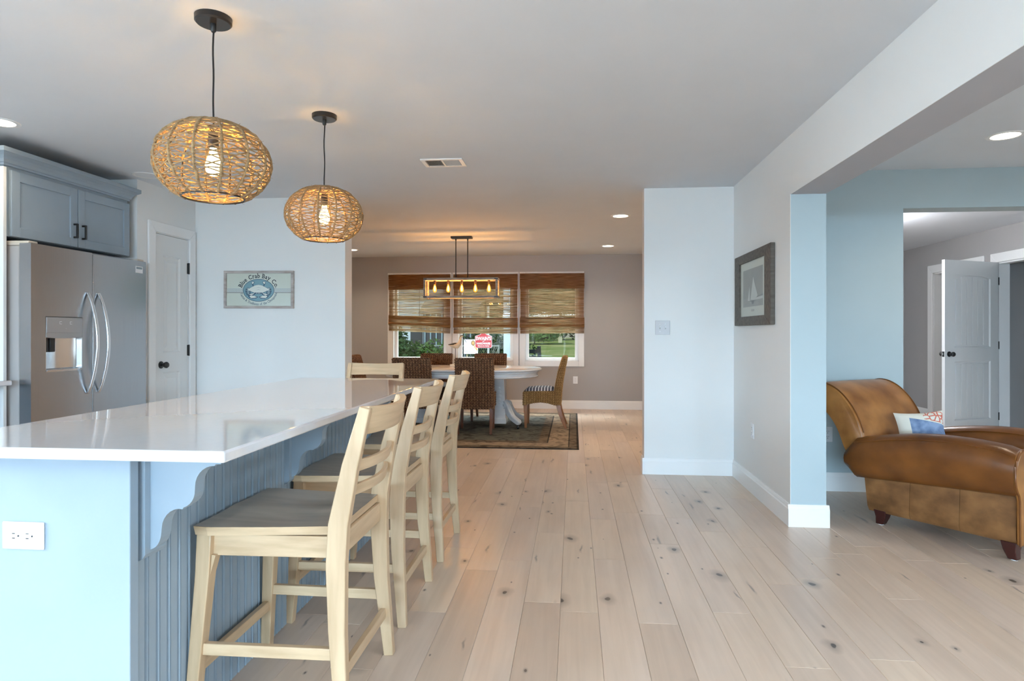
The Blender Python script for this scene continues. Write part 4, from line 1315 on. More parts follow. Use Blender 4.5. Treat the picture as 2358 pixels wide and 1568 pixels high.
# ------------------------------------------------------------------ woven globe pendants
def make_pendant(loc, label, seed):
    rn = random.Random(seed)
    zc = 1.872 - CEIL
    p = thing('pendant_lamp', label, 'pendant lamp', loc, 0, 'woven globe pendants over the island')
    MB().lathe([(0, 0), (0.068, 0), (0.068, -0.020), (0.062, -0.026), (0, -0.026)], n=28).build('ceiling_canopy', 'black', p, smooth=True)
    MB().lathe([(0, -0.026), (0.011, -0.026), (0.011, -0.052), (0.007, -0.058), (0, -0.058)], n=12).build('cord_grip', 'black', p, smooth=True)
    cord = [(0.0018 * math.sin(k * 0.9 + seed), 0.0018 * math.cos(k * 0.7), -0.055 - (0.365) * k / 12) for k in range(13)]
    MB().tube(cord, 0.0035, 6).build('cord', 'black', p, smooth=True)
    MB().lathe([(0, 0.118), (0.018, 0.118), (0.020, 0.062), (0.016, 0.055), (0, 0.055)], (0, 0, zc), 14).build('socket', 'black', p, smooth=True)
    bl = MB().lathe([(0, 0.058), (0.013, 0.055), (0.014, 0.040), (0.024, 0.012), (0.030, -0.012), (0.027, -0.034), (0.014, -0.050), (0, -0.054)], (0, 0, zc), 16).build('bulb', 'pbulb', p, smooth=True)
    A, B = 0.212, 0.158
    def sp(th, ph, k=1.0):
        # slightly squarish globe
        c, s = math.cos(ph), math.sin(ph)
        return (A * k * abs(c) ** 0.9 * math.cos(th), A * k * abs(c) ** 0.9 * math.sin(th), zc + B * k * s)
    ph0, ph1 = R(-60), R(80)
    nr = 14
    fr = MB()
    for i in range(nr):
        th = 2 * PI * i / nr
        fr.tube([sp(th, ph0 + (ph1 - ph0) * k / 16, 0.985) for k in range(17)], 0.0022, 5)
    fr.tube([sp(2 * PI * k / 36, ph0) for k in range(36)], 0.004, 5, closed=True)
    fr.tube([sp(2 * PI * k / 24, ph1) for k in range(24)], 0.004, 5, closed=True)
    for k in range(3):
        t = 2 * PI * k / 3
        q = sp(t, ph1)
        fr.tube([(0, 0, zc + 0.118), q], 0.002, 4)
    fr.build('wire_frame', 'black', p)
    w = MB()
    # rope wrapped round every rib
    for i in range(nr):
        th = 2 * PI * i / nr
        pts = []
        for k in range(25):
            q = sp(th + rn.uniform(-0.012, 0.012), ph0 + (ph1 - ph0) * k / 24, 1.0 + rn.uniform(-0.004, 0.008))
            pts.append(q)
        w.tube(pts, [0.0056 + rn.uniform(-0.0014, 0.0018) for _ in pts], 5)
    # horizontal passes between ribs, crossing up and down
    rows = 18
    for r_ in range(rows):
        base = ph0 + (ph1 - ph0) * (r_ + 0.5) / rows
        step = (ph1 - ph0) / rows
        for strand in range(2):
            pts, rad = [], []
            j = rn.uniform(-0.3, 0.3)
            for i in range(nr + 1):
                ii = i % nr
                off = step * (0.75 * (1 if (ii + r_ + strand) % 2 else -1) * rn.uniform(0.2, 1.0) + j * 0.3)
                th = 2 * PI * i / nr
                ph = min(max(base + off, ph0), ph1)
                pts.append(sp(th, ph, 1.004))
                rad.append(0.0030)
                if i < nr:
                    thm = th + PI / nr
                    off2 = step * rn.uniform(-0.35, 0.35)
                    pts.append(sp(thm, min(max(base + off * 0.3 + off2, ph0), ph1), 1.0 + rn.uniform(-0.012, 0.012)))
                    rad.append(0.0016 + rn.random() * 0.0015)
            w.tube(pts, rad, 5)
    # dense coils round the top and loose fibres
    for k in range(7):
        ph = R(58 + 3.4 * k)
        w.tube([sp(2 * PI * i / 30, ph + rn.uniform(-0.03, 0.03), 1.0 + rn.uniform(-0.01, 0.012)) for i in range(30)], 0.0042, 5, closed=True)
    for k in range(70):
        th, ph = rn.uniform(0, 2 * PI), rn.uniform(ph0, R(70))
        a = Vector(sp(th, ph, 1.01))
        d = Vector((math.cos(th), math.sin(th), rn.uniform(-0.7, 0.9))) * rn.uniform(0.006, 0.016)
        w.tube([a, a + d * 0.6 + Vector((0, 0, rn.uniform(-0.003, 0.003))), a + d], [0.0007, 0.0006, 0.0003], 3)
    o = w.build('rope_weave', 'rope', p, smooth=True, ang=80)
    o['kind'] = 'stuff'
    lamp('pendant_glow', 'POINT', (loc[0], loc[1], CEIL + zc - 0.005), (0, 0, 0), 42.0, (1.0, 0.54, 0.16), shadow_soft_size=0.034)
make_pendant((-1.403, 2.352, CEIL), 'large woven rope globe pendant hanging nearest the camera', 3)
make_pendant((-1.406, 3.468, CEIL), 'woven rope globe pendant farther off, towards the dining room', 8)

# ------------------------------------------------------------------ recessed downlights
def downlight(x, y, label, on=True, r=0.078, power=9.0, grp='recessed downlights', tint=WARM):
    d = thing('downlight', label, 'downlight', (x, y, CEIL), 0, grp)
    MB().lathe([(r, -0.001), (r, -0.004), (r + 0.008, -0.006), (r + 0.022, -0.005), (r + 0.026, 0.0), (r, 0.0)], n=32).build('trim_ring', 'trim', d, smooth=True)
    MB().lathe([(0, -0.0015), (r, -0.0015), (r, -0.0035), (0, -0.0035)], n=32).build('lens', 'downlens' if on else 'plastic', d)
    if on:
        lamp('downlight_beam', 'SPOT', (x, y, CEIL - 0.012), (0, 0, 0), power, tint, spot_size=R(140), spot_blend=0.8, shadow_soft_size=0.06)
downlight(0.493, 6.763, 'lit downlight nearest the white stub wall in the dining ceiling', power=60)
downlight(0.485, 9.078, 'lit downlight in the dining ceiling near the right-hand window', power=36)
downlight(-3.283, 9.137, 'lit downlight peeking past the end of the sign wall', power=36)
downlight(-3.343, 3.395, 'lit downlight at the left edge above the refrigerator aisle', power=9)
downlight(2.687, 4.240, 'lit downlight in the living room ceiling above the armchair', power=20)
downlight(-3.33, 4.66, 'unlit round ceiling fixture above the pantry door', on=False)
downlight(-3.283, 6.763, 'lit dining downlight hidden behind the sign wall', power=36)
for x_, y_, w_, lb in ((0.5, 1.2, 30, 'lit kitchen downlight above the aisle right of the camera'), (0.5, -1.5, 55, 'lit kitchen downlight behind the camera, right'), (-1.4, -0.6, 24, 'lit kitchen downlight behind the camera, centre'),
                     (-3.343, 0.6, 45, 'lit kitchen downlight above the sink aisle'), (4.3, 4.24, 15, 'lit living room downlight right of the armchair'), (2.687, 1.3, 14, 'lit living room downlight in front of the armchair'), (4.3, 1.3, 14, 'lit living room downlight far right')):
    downlight(x_, y_, lb, power=w_, tint=(1.0, 0.98, 0.96))  # unseen downlights added to brighten the floor and ceiling
hl = thing('ceiling_light', 'round flush ceiling light in the hall, hidden behind the living room wall', 'ceiling light', (3.0, 7.2, CEIL))  # fixture made up to hold the hall's fill lamp
MB().lathe([(0, 0), (0.15, 0), (0.15, -0.025), (0.14, -0.03), (0, -0.03)], n=28).build('base', 'trim', hl, smooth=True)
MB().lathe([(0.135, -0.03), (0.125, -0.055), (0.09, -0.08), (0.04, -0.093), (0, -0.095)], n=28).build('dome', 'downlens', hl, smooth=True)
lamp('hall_light', 'POINT', (3.0, 7.2, 2.24), (0, 0, 0), 56, (0.95, 0.96, 1.0), shadow_soft_size=0.09)  # point lamp added to brighten the hall walls

# ------------------------------------------------------------------ ceiling air register
vt = thing('ceiling_vent', 'white louvred air register in the kitchen ceiling', 'vent', (-0.935, 4.508, CEIL))
b = MB()
for q in ((-0.152, 0.152, -0.102, -0.076), (-0.152, 0.152, 0.076, 0.102), (-0.152, -0.122, -0.076, 0.076), (0.122, 0.152, -0.076, 0.076), (-0.008, 0.008, -0.076, 0.076)):
    b.box(q[0], q[1], q[2], q[3], -0.010, 0)
b.build('frame', 'trim', vt, bevel=0.003)
MB().box(-0.122, 0.122, -0.076, 0.076, -0.0015, -0.0005).build('duct_back', 'slot', vt)
for s_ in (-1, 1):
    for k in range(11):
        x = s_ * (0.014 + 0.0098 * k + 0.002)
        MB().bar((x, -0.076, -0.0065), (x, 0.076, -0.0065), 0.0012, 0.009, up=(s_ * 0.7, 0, 0.7)).build('louvre', 'trim', vt)

# ------------------------------------------------------------------ dining rug
def rug_mat():
    m, nt, b = new_mat('faded_bordered_rug')
    L = nt.links
    tc = N(nt, 'ShaderNodeTexCoord')
    sp = N(nt, 'ShaderNodeSeparateXYZ')
    L.new(tc.outputs['Object'], sp.inputs[0])
    ds = []
    for ax, half in ((0, 1.48), (1, 1.455)):
        ab = N(nt, 'ShaderNodeMath', operation='ABSOLUTE')
        L.new(sp.outputs[ax], ab.inputs[0])
        su = N(nt, 'ShaderNodeMath', operation='SUBTRACT')
        su.inputs[0].default_value = half
        L.new(ab.outputs[0], su.inputs[1])
        ds.append(su)
    mn = N(nt, 'ShaderNodeMath', operation='MINIMUM')
    L.new(ds[0].outputs[0], mn.inputs[0])
    L.new(ds[1].outputs[0], mn.inputs[1])
    field, beige, brown, dark = (0.125, 0.125, 0.108), (0.31, 0.235, 0.165), (0.16, 0.12, 0.085), (0.05, 0.042, 0.036)
    rp = ramp(nt, [(0.0, dark), (0.022, brown), (0.10, dark), (0.112, beige), (0.33, dark), (0.345, brown), (0.44, (0.13, 0.12, 0.10)), (0.46, field)])
    rp.color_ramp.interpolation = 'CONSTANT'
    L.new(mn.outputs[0], rp.inputs[0])
    no = N(nt, 'ShaderNodeTexNoise')
    no.inputs['Scale'].default_value = 7.0
    no.inputs['Detail'].default_value = 7
    no.inputs['Distortion'].default_value = 1.5
    L.new(tc.outputs['Object'], no.inputs['Vector'])
    r2 = ramp(nt, [(0.36, (0.45, 0.42, 0.40)), (0.5, (1, 1, 1)), (0.66, (1.35, 1.28, 1.2))])
    L.new(no.outputs['Fac'], r2.inputs[0])
    mx = N(nt, 'ShaderNodeMixRGB', blend_type='MULTIPLY')
    mx.inputs[0].default_value = 0.9
    L.new(rp.outputs[0], mx.inputs[1])
    L.new(r2.outputs[0], mx.inputs[2])
    L.new(mx.outputs[0], b.inputs['Base Color'])
    b.inputs['Roughness'].default_value = 0.95
    b.inputs['Specular IOR Level'].default_value = 0.1
    return m
MT['rug'] = rug_mat()
rg = MB().box(-1.48, 1.48, -1.455, 1.455, 0, 0.009).build('dining_rug', 'rug', loc=(-1.425, 8.007, 0.0005), bevel=0.003)
tag(rg, 'dark grey-brown bordered rug under the dining table', 'rug')
RZ = 0.010

# ------------------------------------------------------------------ dining table
TX, TY = -1.43, 8.03
tb = thing('dining_table', 'long white oval pedestal table with scrolled feet on the rug', 'table', (TX, TY, RZ))
def stad(off, hl=1.03, hw=0.585, n=18):
    # rounded-end table outline: straight leaf in the middle, half-ellipse ends
    sl = hl - 0.62
    o = []
    for k in range(n + 1):
        t = -PI / 2 + PI * k / n
        o.append((sl + (0.62 + off) * math.cos(t), (hw + off) * math.sin(t)))
    for k in range(n + 1):
        t = PI / 2 + PI * k / n
        o.append((-sl + (0.62 + off) * math.cos(t), (hw + off) * math.sin(t)))
    return o
def ringz(off, z):
    return [(x, y, z) for x, y in stad(off)]
MB().loft([ringz(-0.03, 0.722), ringz(-0.008, 0.724), ringz(0, 0.732), ringz(0, 0.740), ringz(-0.006, 0.748), ringz(-0.018, 0.751)]).build('tabletop', 'tablewhite', tb, smooth=True, ang=50)
for x in (-0.31, 0.31):
    MB().box(x - 0.0012, x + 0.0012, -0.56, 0.56, 0.7505, 0.7515).build('leaf_joint', 'fridgeside', tb)
MB().loft([ringz(-0.065, 0.640), ringz(-0.050, 0.642), ringz(-0.044, 0.652), ringz(-0.050, 0.662), ringz(-0.062, 0.668), ringz(-0.062, 0.690), ringz(-0.050, 0.696), ringz(-0.044, 0.706), ringz(-0.050, 0.718), ringz(-0.065, 0.7215)]).build('apron', 'tablewhite', tb, smooth=True, ang=60)
for s in (-1, 1):
    # tapered slab pedestal, flat face outwards
    b = MB()
    rings = []
    for z, hx, hy in ((0.05, 0.085, 0.13), (0.11, 0.085, 0.13), (0.13, 0.075, 0.115), (0.36, 0.068, 0.10), (0.60, 0.062, 0.145), (0.642, 0.070, 0.155)):
        rings.append([(s * 0.50 - hx, -hy, z), (s * 0.50 + hx, -hy, z), (s * 0.50 + hx, hy, z), (s * 0.50 - hx, hy, z)])
    b.loft(rings)
    pd = b.build('pedestal', 'tablewhite', tb, bevel=0.006)
    # carved drop on the two broad faces
    for sy in (-1, 1):
        for k, (z, r_) in enumerate(((0.50, 0.016), (0.455, 0.022), (0.40, 0.026), (0.35, 0.020), (0.31, 0.014))):
            m_ = MB().lathe([(0, -0.006), (r_, -0.004), (r_, 0.004), (r_ * 0.6, 0.008), (0, 0.004)], (s * 0.50, sy * ((0.10 + 0.045 * max(0.0, z - 0.36) / 0.24) + 0.003), z), 12, axis='y')
            m_.build('carving', 'tablewhite', pd, smooth=True)
    for sy in (-1, 1):
        # scrolled claw foot sweeping outwards
        dx, dy = s * 0.62, sy * 0.52
        ln = math.hypot(dx, dy)
        ux, uy = dx / ln, dy / ln
        path = [(0.03, 0.33), (0.085, 0.305), (0.125, 0.255), (0.165, 0.19), (0.22, 0.135), (0.28, 0.105), (0.325, 0.085), (0.35, 0.066)]
        wid = [0.055, 0.07, 0.078, 0.078, 0.075, 0.075, 0.072, 0.055]
        th = [0.05, 0.085, 0.095, 0.088, 0.075, 0.07, 0.068, 0.05]
        b = MB()
        side = Vector((-uy, ux, 0))
        b.sweep_rect([(s * 0.50 + ux * a, uy * a, z) for a, z in path], list(zip(wid, th)), side)
        ft = b.build('foot', 'tablewhite', tb, bevel=0.018, ang=70, seg=3)
        for q in (-1, 1):
            c = Vector((s * 0.50 + ux * 0.10, uy * 0.10, 0.285)) + side * (q * 0.041)
            m_ = MB().lathe([(0, 0), (0.05, 0), (0.05, 0.006), (0.036, 0.010), (0.034, 0.004), (0.020, 0.004), (0.018, 0.012), (0, 0.014)], n=18)
            qm = Vector((0, 0, 1)).rotation_difference(side * q).to_matrix()
            mm = MB().add([c + qm @ Vector(v) for v in m_.v], m_.f)
            mm.build('scroll', 'tablewhite', ft, smooth=True)
        e = Vector((s * 0.50 + ux * 0.318, uy * 0.318, 0.0))
        b = MB()
        b.tube([e + Vector((0, 0, 0.052)), e + Vector((0, 0, 0.03))], 0.010, 8)
        b.lathe([(0, -0.012), (0.019, -0.012), (0.023, -0.006), (0.023, 0.006), (0.019, 0.012), (0, 0.012)], (e.x, e.y, 0.0235), 14, axis='x')
        b.build('caster', 'black', ft, smooth=True)

# ------------------------------------------------------------------ woven dining chairs (local +x = front)
def weave(b, P00, P10, P11, P01, nu, nv, out=0.012, bulge=0.0):
    P00, P10, P11, P01 = map(Vector, (P00, P10, P11, P01))
    nrm = (P10 - P00).cross(P01 - P00).normalized()
    for j in range(nv):
        for i in range(nu):
            def P(u, v):
                q = (P00 * (1 - u) + P10 * u) * (1 - v) + (P01 * (1 - u) + P11 * u) * v
                return q
            u0, u1 = i / nu, (i + 1) / nu
            v0, v1 = (j - 0.25) / nv, (j + 1.25) / nv
            um = (u0 + u1) / 2
            for a, c in ((P(u0 + (u1 - u0) * 0.06, v1), P(um + (u1 - u0) * 0.06, v0)), (P(u1 - (u1 - u0) * 0.06, v1), P(um - (u1 - u0) * 0.06, v0))):
                d = c - a
                m = (a + c) / 2 + nrm * (out * rnd.uniform(0.75, 1.15))
                sd = d.cross(nrm).normalized() * ((P(u1, 0.5) - P(u0, 0.5)).length * 0.25)
                b.add([a + nrm * 0.002, c + nrm * 0.002, m + nrm * 0.0, (a + c) / 2 + sd + nrm * 0.001, (a + c) / 2 - sd + nrm * 0.001],
                      [(0, 3, 2), (3, 1, 2), (1, 4, 2), (4, 0, 2)])

def make_chair(wk, core, legm, group):
    r = thing('dining_chair', 'x', 'chair', (0, 0, 0), 0, group)
    hw = 0.222
    # back slab, slightly raked: profile (x,z)
    F = [(-0.135, 0.46), (-0.150, 0.55), (-0.185, 0.72), (-0.235, 0.885)]
    Rr = [(-0.205, 0.29), (-0.215, 0.45), (-0.235, 0.60), (-0.262, 0.75), (-0.290, 0.890)]
    b = MB()
    b.prism(F + [(-0.255, 0.900)] + Rr[::-1] + [(-0.135, 0.29)], -hw, hw)
    b.build('back_core', core, r)
    seat = [(-0.135, 0.29), (-0.05, 0.315), (0.04, 0.325), (0.13, 0.315), (0.215, 0.295), (0.255, 0.285), (0.262, 0.36), (0.255, 0.44), (0.22, 0.462), (-0.135, 0.470)]
    MB().prism(seat, -hw, hw).build('seat_core', core, r)
    w = MB()
    for k in range(len(Rr) - 1):
        a, c = Rr[k], Rr[k + 1]
        n = max(2, round((c[1] - a[1]) / 0.030))
        weave(w, (a[0], hw, a[1]), (a[0], -hw, a[1]), (c[0], -hw, c[1]), (c[0], hw, c[1]), 13, n)
        # side faces of the back
        f0 = a[0] + 0.075 if k else -0.135
        f1 = c[0] + (0.06 if k > 1 else 0.07)
        weave(w, (a[0], -hw, a[1]), (f0, -hw, a[1]), (f1, -hw, c[1]), (c[0], -hw, c[1]), 3, n)
        weave(w, (f0, hw, a[1]), (a[0], hw, a[1]), (c[0], hw, c[1]), (f1, hw, c[1]), 3, n)
    for k in range(len(F) - 1):
        a, c = F[k], F[k + 1]
        n = max(2, round((c[1] - a[1]) / 0.030))
        weave(w, (a[0], -hw, a[1]), (a[0], hw, a[1]), (c[0], hw, c[1]), (c[0], -hw, c[1]), 15, n)
    weave(w, (-0.235, -hw, 0.890), (-0.235, hw, 0.890), (-0.288, hw, 0.894), (-0.288, -hw, 0.894), 15, 2, 0.012)
    lo = seat[:6]
    for k in range(5):
        a, c = lo[k], lo[k + 1]
        n = max(1, round((c[0] - a[0]) / 0.028))
        weave(w, (a[0], -hw, a[1]), (c[0], -hw, c[1]), (c[0], -hw, 0.462), (a[0], -hw, 0.470), n, 6)
        weave(w, (c[0], hw, c[1]), (a[0], hw, a[1]), (a[0], hw, 0.470), (c[0], hw, 0.462), n, 6)
    weave(w, (0.258, -hw, 0.285), (0.258, hw, 0.285), (0.256, hw, 0.45), (0.256, -hw, 0.45), 15, 6)
    o = w.build('woven_seagrass', wk, r)
    o['kind'] = 'stuff'
    # domed fabric seat pad
    nx, ny = 10, 10
    vs, fs = [], []
    for i in range(nx + 1):
        for j in range(ny + 1):
            u, v = i / nx, j / ny
            x = -0.132 + 0.385 * u
            y = -hw + 0.006 + 2 * (hw - 0.006) * v
            e = (1 - (2 * u - 1) ** 6) * (1 - (2 * v - 1) ** 6)
            vs.append((x, y, 0.468 + 0.045 * math.sqrt(max(e, 0)) * (1 - 0.25 * (u - 0.4) ** 2) - (0.012 * u)))
    for i in range(nx):
        for j in range(ny):
            q = i * (ny + 1) + j
            fs.append((q, q + ny + 1, q + ny + 2, q + 1))
    MB().add(vs, fs).build('seat_pad', 'seatstripe', r, smooth=True)
    for s in (-1, 1):
        MB().sweep_rect([(0.228, s * 0.195, 0), (0.226, s * 0.195, 0.15), (0.232, s * 0.195, 0.30)], [(0.030, 0.032), (0.036, 0.040), (0.042, 0.048)], (0, 1, 0)).build('leg', legm, r, bevel=0.003)
        MB().sweep_rect([(-0.278, s * 0.195, 0), (-0.235, s * 0.195, 0.10), (-0.200, s * 0.195, 0.20), (-0.178, s * 0.195, 0.31)], [(0.030, 0.032), (0.034, 0.040), (0.038, 0.048), (0.042, 0.056)], (0, 1, 0)).build('leg', legm, r, bevel=0.003)
    return r
dc = make_chair('wicker', 'wickerdark', 'chairleg', 'woven chairs round the dining table')
cs = [(-1.912, 7.60, R(90), 'dark woven seagrass dining chair on the near side, partly hidden behind the stools'),
      (-1.180, 7.615, R(94), 'dark woven seagrass dining chair on the near side, its full back towards the camera'),
      (-1.965, 8.72, R(-90), 'dark woven seagrass dining chair across the table in front of the left window'),
      (-1.180, 8.72, R(-90), 'dark woven seagrass dining chair across the table in front of the middle window')]
for i, (x, y, a, lb) in enumerate(cs):
    o = dc if i == 0 else copy_tree(dc)
    o.location = (x, y, RZ)
    o.rotation_euler = (0, 0, a)
    o['label'] = lb
tc_ = make_chair('wickertan', 'wickertancore', 'chairlegtan', 'woven chairs round the dining table')  # same chair in lighter colours that stand for window light
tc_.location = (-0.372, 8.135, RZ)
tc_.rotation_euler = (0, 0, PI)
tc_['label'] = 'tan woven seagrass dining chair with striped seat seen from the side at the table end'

# chair at the far left end of the table, only the edge of its back shows past the wall
o = copy_tree(dc)
o.location = (-2.645, 8.135, RZ)
o.rotation_euler = (0, 0, 0)
o['label'] = 'dark woven dining chair at the left table end, only its back edge past the wall'

# ------------------------------------------------------------------ linear cage chandelier
ch = thing('chandelier', 'weathered wood cage chandelier with five glowing bulbs over the dining table', 'chandelier', (TX, TY, CEIL))
MB().box(-0.135, 0.135, -0.055, 0.055, -0.026, 0).build('ceiling_plate', 'black', ch, bevel=0.003)
for x in (-0.077, 0.077):
    MB().tube([(x, 0, -0.026), (x, 0, -0.535)], 0.0065, 8).build('rod', 'black', ch)
    MB().lathe([(0.010, -0.026), (0.010, -0.045), (0.007, -0.05)], (x, 0, 0), 10).build('rod_collar', 'black', ch)
ZT, ZB = 1.905 - CEIL, 1.648 - CEIL
HX, HYD, bt = 0.478, 0.105, 0.030
for z in (ZT - bt, ZB):
    for y in (-HYD, HYD - bt):
        MB().box(-HX, HX, y, y + bt, z, z + bt).build('rail', 'gwood', ch, bevel=0.002)
    for x in (-HX, HX - bt):
        MB().box(x, x + bt, -HYD + bt, HYD - bt, z, z + bt).build('end_rail', 'gwood', ch, bevel=0.002)
for x in (-HX, HX - bt):
    for y in (-HYD, HYD - bt):
        MB().box(x, x + bt * 0.9, y, y + bt * 0.9, ZB + bt, ZT - bt).build('upright', 'gwood', ch, bevel=0.002)
for sx in (-1, 1):
    for sy in (-1, 1):
        for z in (ZT - bt / 2, ZB + bt / 2):
            b = MB()
            b.box(min(sx * (HX + 0.002), sx * (HX - 0.045)), max(sx * (HX + 0.002), sx * (HX - 0.045)), sy * (HYD + 0.001) - 0.0015, sy * (HYD + 0.001) + 0.0015, z - 0.006, z + 0.006)
            b.lathe([(0, -0.003), (0.006, -0.003), (0.004, 0.003), (0, 0.003)], (sx * (HX - 0.015), sy * (HYD + 0.003), z), 8, axis='y')
            b.build('corner_bracket', 'black', ch)
MB().box(-HX + bt, HX - bt, -0.016, 0.016, ZT - 0.024, ZT - 0.008).build('lamp_bar', 'gwood', ch)
for k in range(5):
    x = -0.352 + 0.176 * k
    sk = MB().lathe([(0, 0), (0.015, 0), (0.016, -0.035), (0.012, -0.052), (0, -0.052)], (x, 0, ZT - 0.024), 14).build('socket', 'brass', ch, smooth=True)
    z0 = ZT - 0.074
    MB().lathe([(0.010, 0), (0.013, -0.012), (0.022, -0.042), (0.027, -0.070), (0.024, -0.090), (0.013, -0.104), (0, -0.108)], (x, 0, z0), 16).build('bulb', 'amber', ch, smooth=True)
    MB().lathe([(0, -0.016), (0.007, -0.020), (0.013, -0.055), (0.012, -0.080), (0.005, -0.092), (0, -0.093)], (x, 0, z0), 10).build('filament', 'filament', ch, smooth=True)
    lamp('chandelier_glow', 'POINT', (TX + x, TY, CEIL + z0 - 0.055), (0, 0, 0), 10.0, (1.0, 0.58, 0.22), shadow_soft_size=0.03)

# ------------------------------------------------------------------ woven-wood shades
def reeds(b, x0, x1, z0, z1, y, pitch, fill, rn, zoff=None, drop=0.0, th=0.003):
    z = z0
    zoff = zoff or (lambda x: 0.0)
    while z < z1:
        h = pitch * fill * rn.uniform(0.75, 1.2)
        if rn.random() > drop:
            # a reed is a few overlapping splints
            xs_ = [x0]
            while xs_[-1] < x1:
                xs_.append(min(x1, xs_[-1] + rn.uniform(0.12, 0.5)))
            for a, c in zip(xs_[:-1], xs_[1:]):
                dz = rn.uniform(-0.0016, 0.0016)
                hh = h * rn.uniform(0.55, 1.1)
                yy = y + rn.uniform(-0.0012, 0.0012)
                za, zc = z + dz + zoff(a), z + dz + zoff(c) + rn.uniform(-0.001, 0.001)
                b.add([(a, yy - th / 2, za), (c, yy - th / 2, zc), (c, yy - th / 2, zc + hh), (a, yy - th / 2, za + hh),
                       (a, yy + th / 2, za), (c, yy + th / 2, zc), (c, yy + th / 2, zc + hh), (a, yy + th / 2, za + hh)],
                      [(0, 1, 2, 3), (7, 6, 5, 4), (0, 4, 5, 1), (3, 2, 6, 7), (0, 3, 7, 4), (1, 5, 6, 2)])
        z += pitch
labs = ['woven wood shade on the left window, its hem hanging crooked', 'woven wood shade on the middle window behind the chandelier', 'woven wood shade on the right window, beside the bare grey wall']
tilt = [0.045, 0.004, -0.004]
for i, (a, c) in enumerate([(-2.985, -1.968), (-1.922, -0.884), (-0.850, 0.168)]):
    rn = random.Random(40 + i)
    yb = 10.028
    sh = thing('woven_shade', labs[i], 'window shade', ((a + c) / 2, yb, 2.145), 0, 'woven wood shades on the dining windows')
    h = (c - a) / 2
    tl = tilt[i]
    zo = lambda x: -tl * (x + h) / (2 * h) + (tl if tl > 0.02 else 0)
    MB().box(-h + 0.01, h - 0.01, -0.006, 0.022, -0.045, -0.004).build('head_rail', 'chairleg', sh)
    b = MB(); reeds(b, -h, h, -0.245, 0.0, -0.016, 0.0085, 0.98, rn); reeds(b, -h, h, -0.24, -0.01, -0.0125, 0.0085, 0.9, rn)
    o = b.build('valance', 'reed', sh); o['kind'] = 'stuff'
    b = MB(); reeds(b, -h + 0.006, h - 0.006, -0.72, -0.05, -0.004, 0.0105, 0.84, rn, None, 0.02); reeds(b, -h + 0.006, h - 0.006, -0.7195, -0.05, 0.0, 0.0105, 0.30, rn, lambda x: 0.006, 0.25)
    o = b.build('panel', 'reed', sh); o['kind'] = 'stuff'
    # gathered fold and hem
    b = MB()
    reeds(b, -h, h, -0.840, -0.700, -0.018, 0.0085, 1.0, rn, zo)
    reeds(b, -h, h, -0.835, -0.705, -0.008, 0.0085, 0.95, rn, zo)
    rings = []
    for x in (-h, 0, h):
        rings.append([(x, -0.014 + 0.017 * math.cos(t), -0.835 + zo(x) + 0.022 * math.sin(t)) for t in [2 * PI * q / 12 for q in range(12)]])
    b.loft(rings)
    o = b.build('fold', 'reed', sh); o['kind'] = 'stuff'
    b = MB(); reeds(b, -h + 0.004, h - 0.004, -0.930, -0.850, -0.006, 0.0105, 0.80, rn, zo, 0.02); reeds(b, -h + 0.004, h - 0.004, -0.924, -0.85, -0.002, 0.0105, 0.45, rn, zo, 0.12); reeds(b, -h + 0.004, h - 0.004, -0.952, -0.930, -0.006, 0.008, 1.1, rn, zo)
    o = b.build('hem', 'reed', sh); o['kind'] = 'stuff'
    for x in (-h + 0.12, 0.0, h - 0.12):
        MB().box(x - 0.003, x + 0.003, 0.0005, 0.0015, -0.86, -0.05).build('lift_tape', 'chairleg', sh)

# ------------------------------------------------------------------ shorebird carving on the table
bd = thing('bird_figurine', 'carved black and cream shorebird on a rod, standing on the dining table', 'figurine', (-1.56, 8.22, 0.752 + RZ))
def bp(pts, x0=-1.56, z0=0.762):
    return [(x - x0, y, z - z0) for x, y, z in pts]
MB().box(-0.055, 0.06, -0.035, 0.035, 0, 0.03).build('base', 'cream', bd, bevel=0.003)
MB().tube(bp([(-1.553, 0, 0.79), (-1.548, 0, 1.01)]), 0.004, 6).build('rod', 'black', bd)
MB().tube(bp([(-1.640, 0, 1.045), (-1.605, 0, 1.038), (-1.565, 0, 1.030), (-1.525, 0, 1.034), (-1.496, 0, 1.062), (-1.484, 0, 1.105), (-1.476, 0, 1.142), (-1.466, 0, 1.160), (-1.452, 0, 1.158), (-1.446, 0, 1.154)]),
          [0.003, 0.016, 0.031, 0.036, 0.028, 0.018, 0.0145, 0.016, 0.011, 0.004], 12).build('body', 'birdwhite', bd, smooth=True)
MB().tube(bp([(-1.645, 0, 1.050), (-1.605, 0, 1.049), (-1.570, 0, 1.048), (-1.535, 0, 1.056), (-1.515, 0, 1.066)]), [0.003, 0.014, 0.024, 0.021, 0.006], 10).build('wings', 'black', bd, smooth=True)
MB().tube(bp([(-1.497, 0, 1.10), (-1.488, 0, 1.135), (-1.474, 0, 1.165), (-1.458, 0, 1.166), (-1.446, 0, 1.156)]), [0.004, 0.009, 0.013, 0.012, 0.005], 8).build('crown', 'black', bd, smooth=True)
MB().tube(bp([(-1.452, 0, 1.158), (-1.425, 0, 1.115), (-1.402, 0, 1.078)]), [0.006, 0.004, 0.002], 6).build('beak', 'black', bd, smooth=True)

# ------------------------------------------------------------------ leather armchair (local +x = front, near side = -y)
ac = thing('armchair', 'brown leather club armchair with rolled arms and back beside the opening', 'armchair', (2.40, 4.10, 0), math.atan2(-0.825, 0.565))
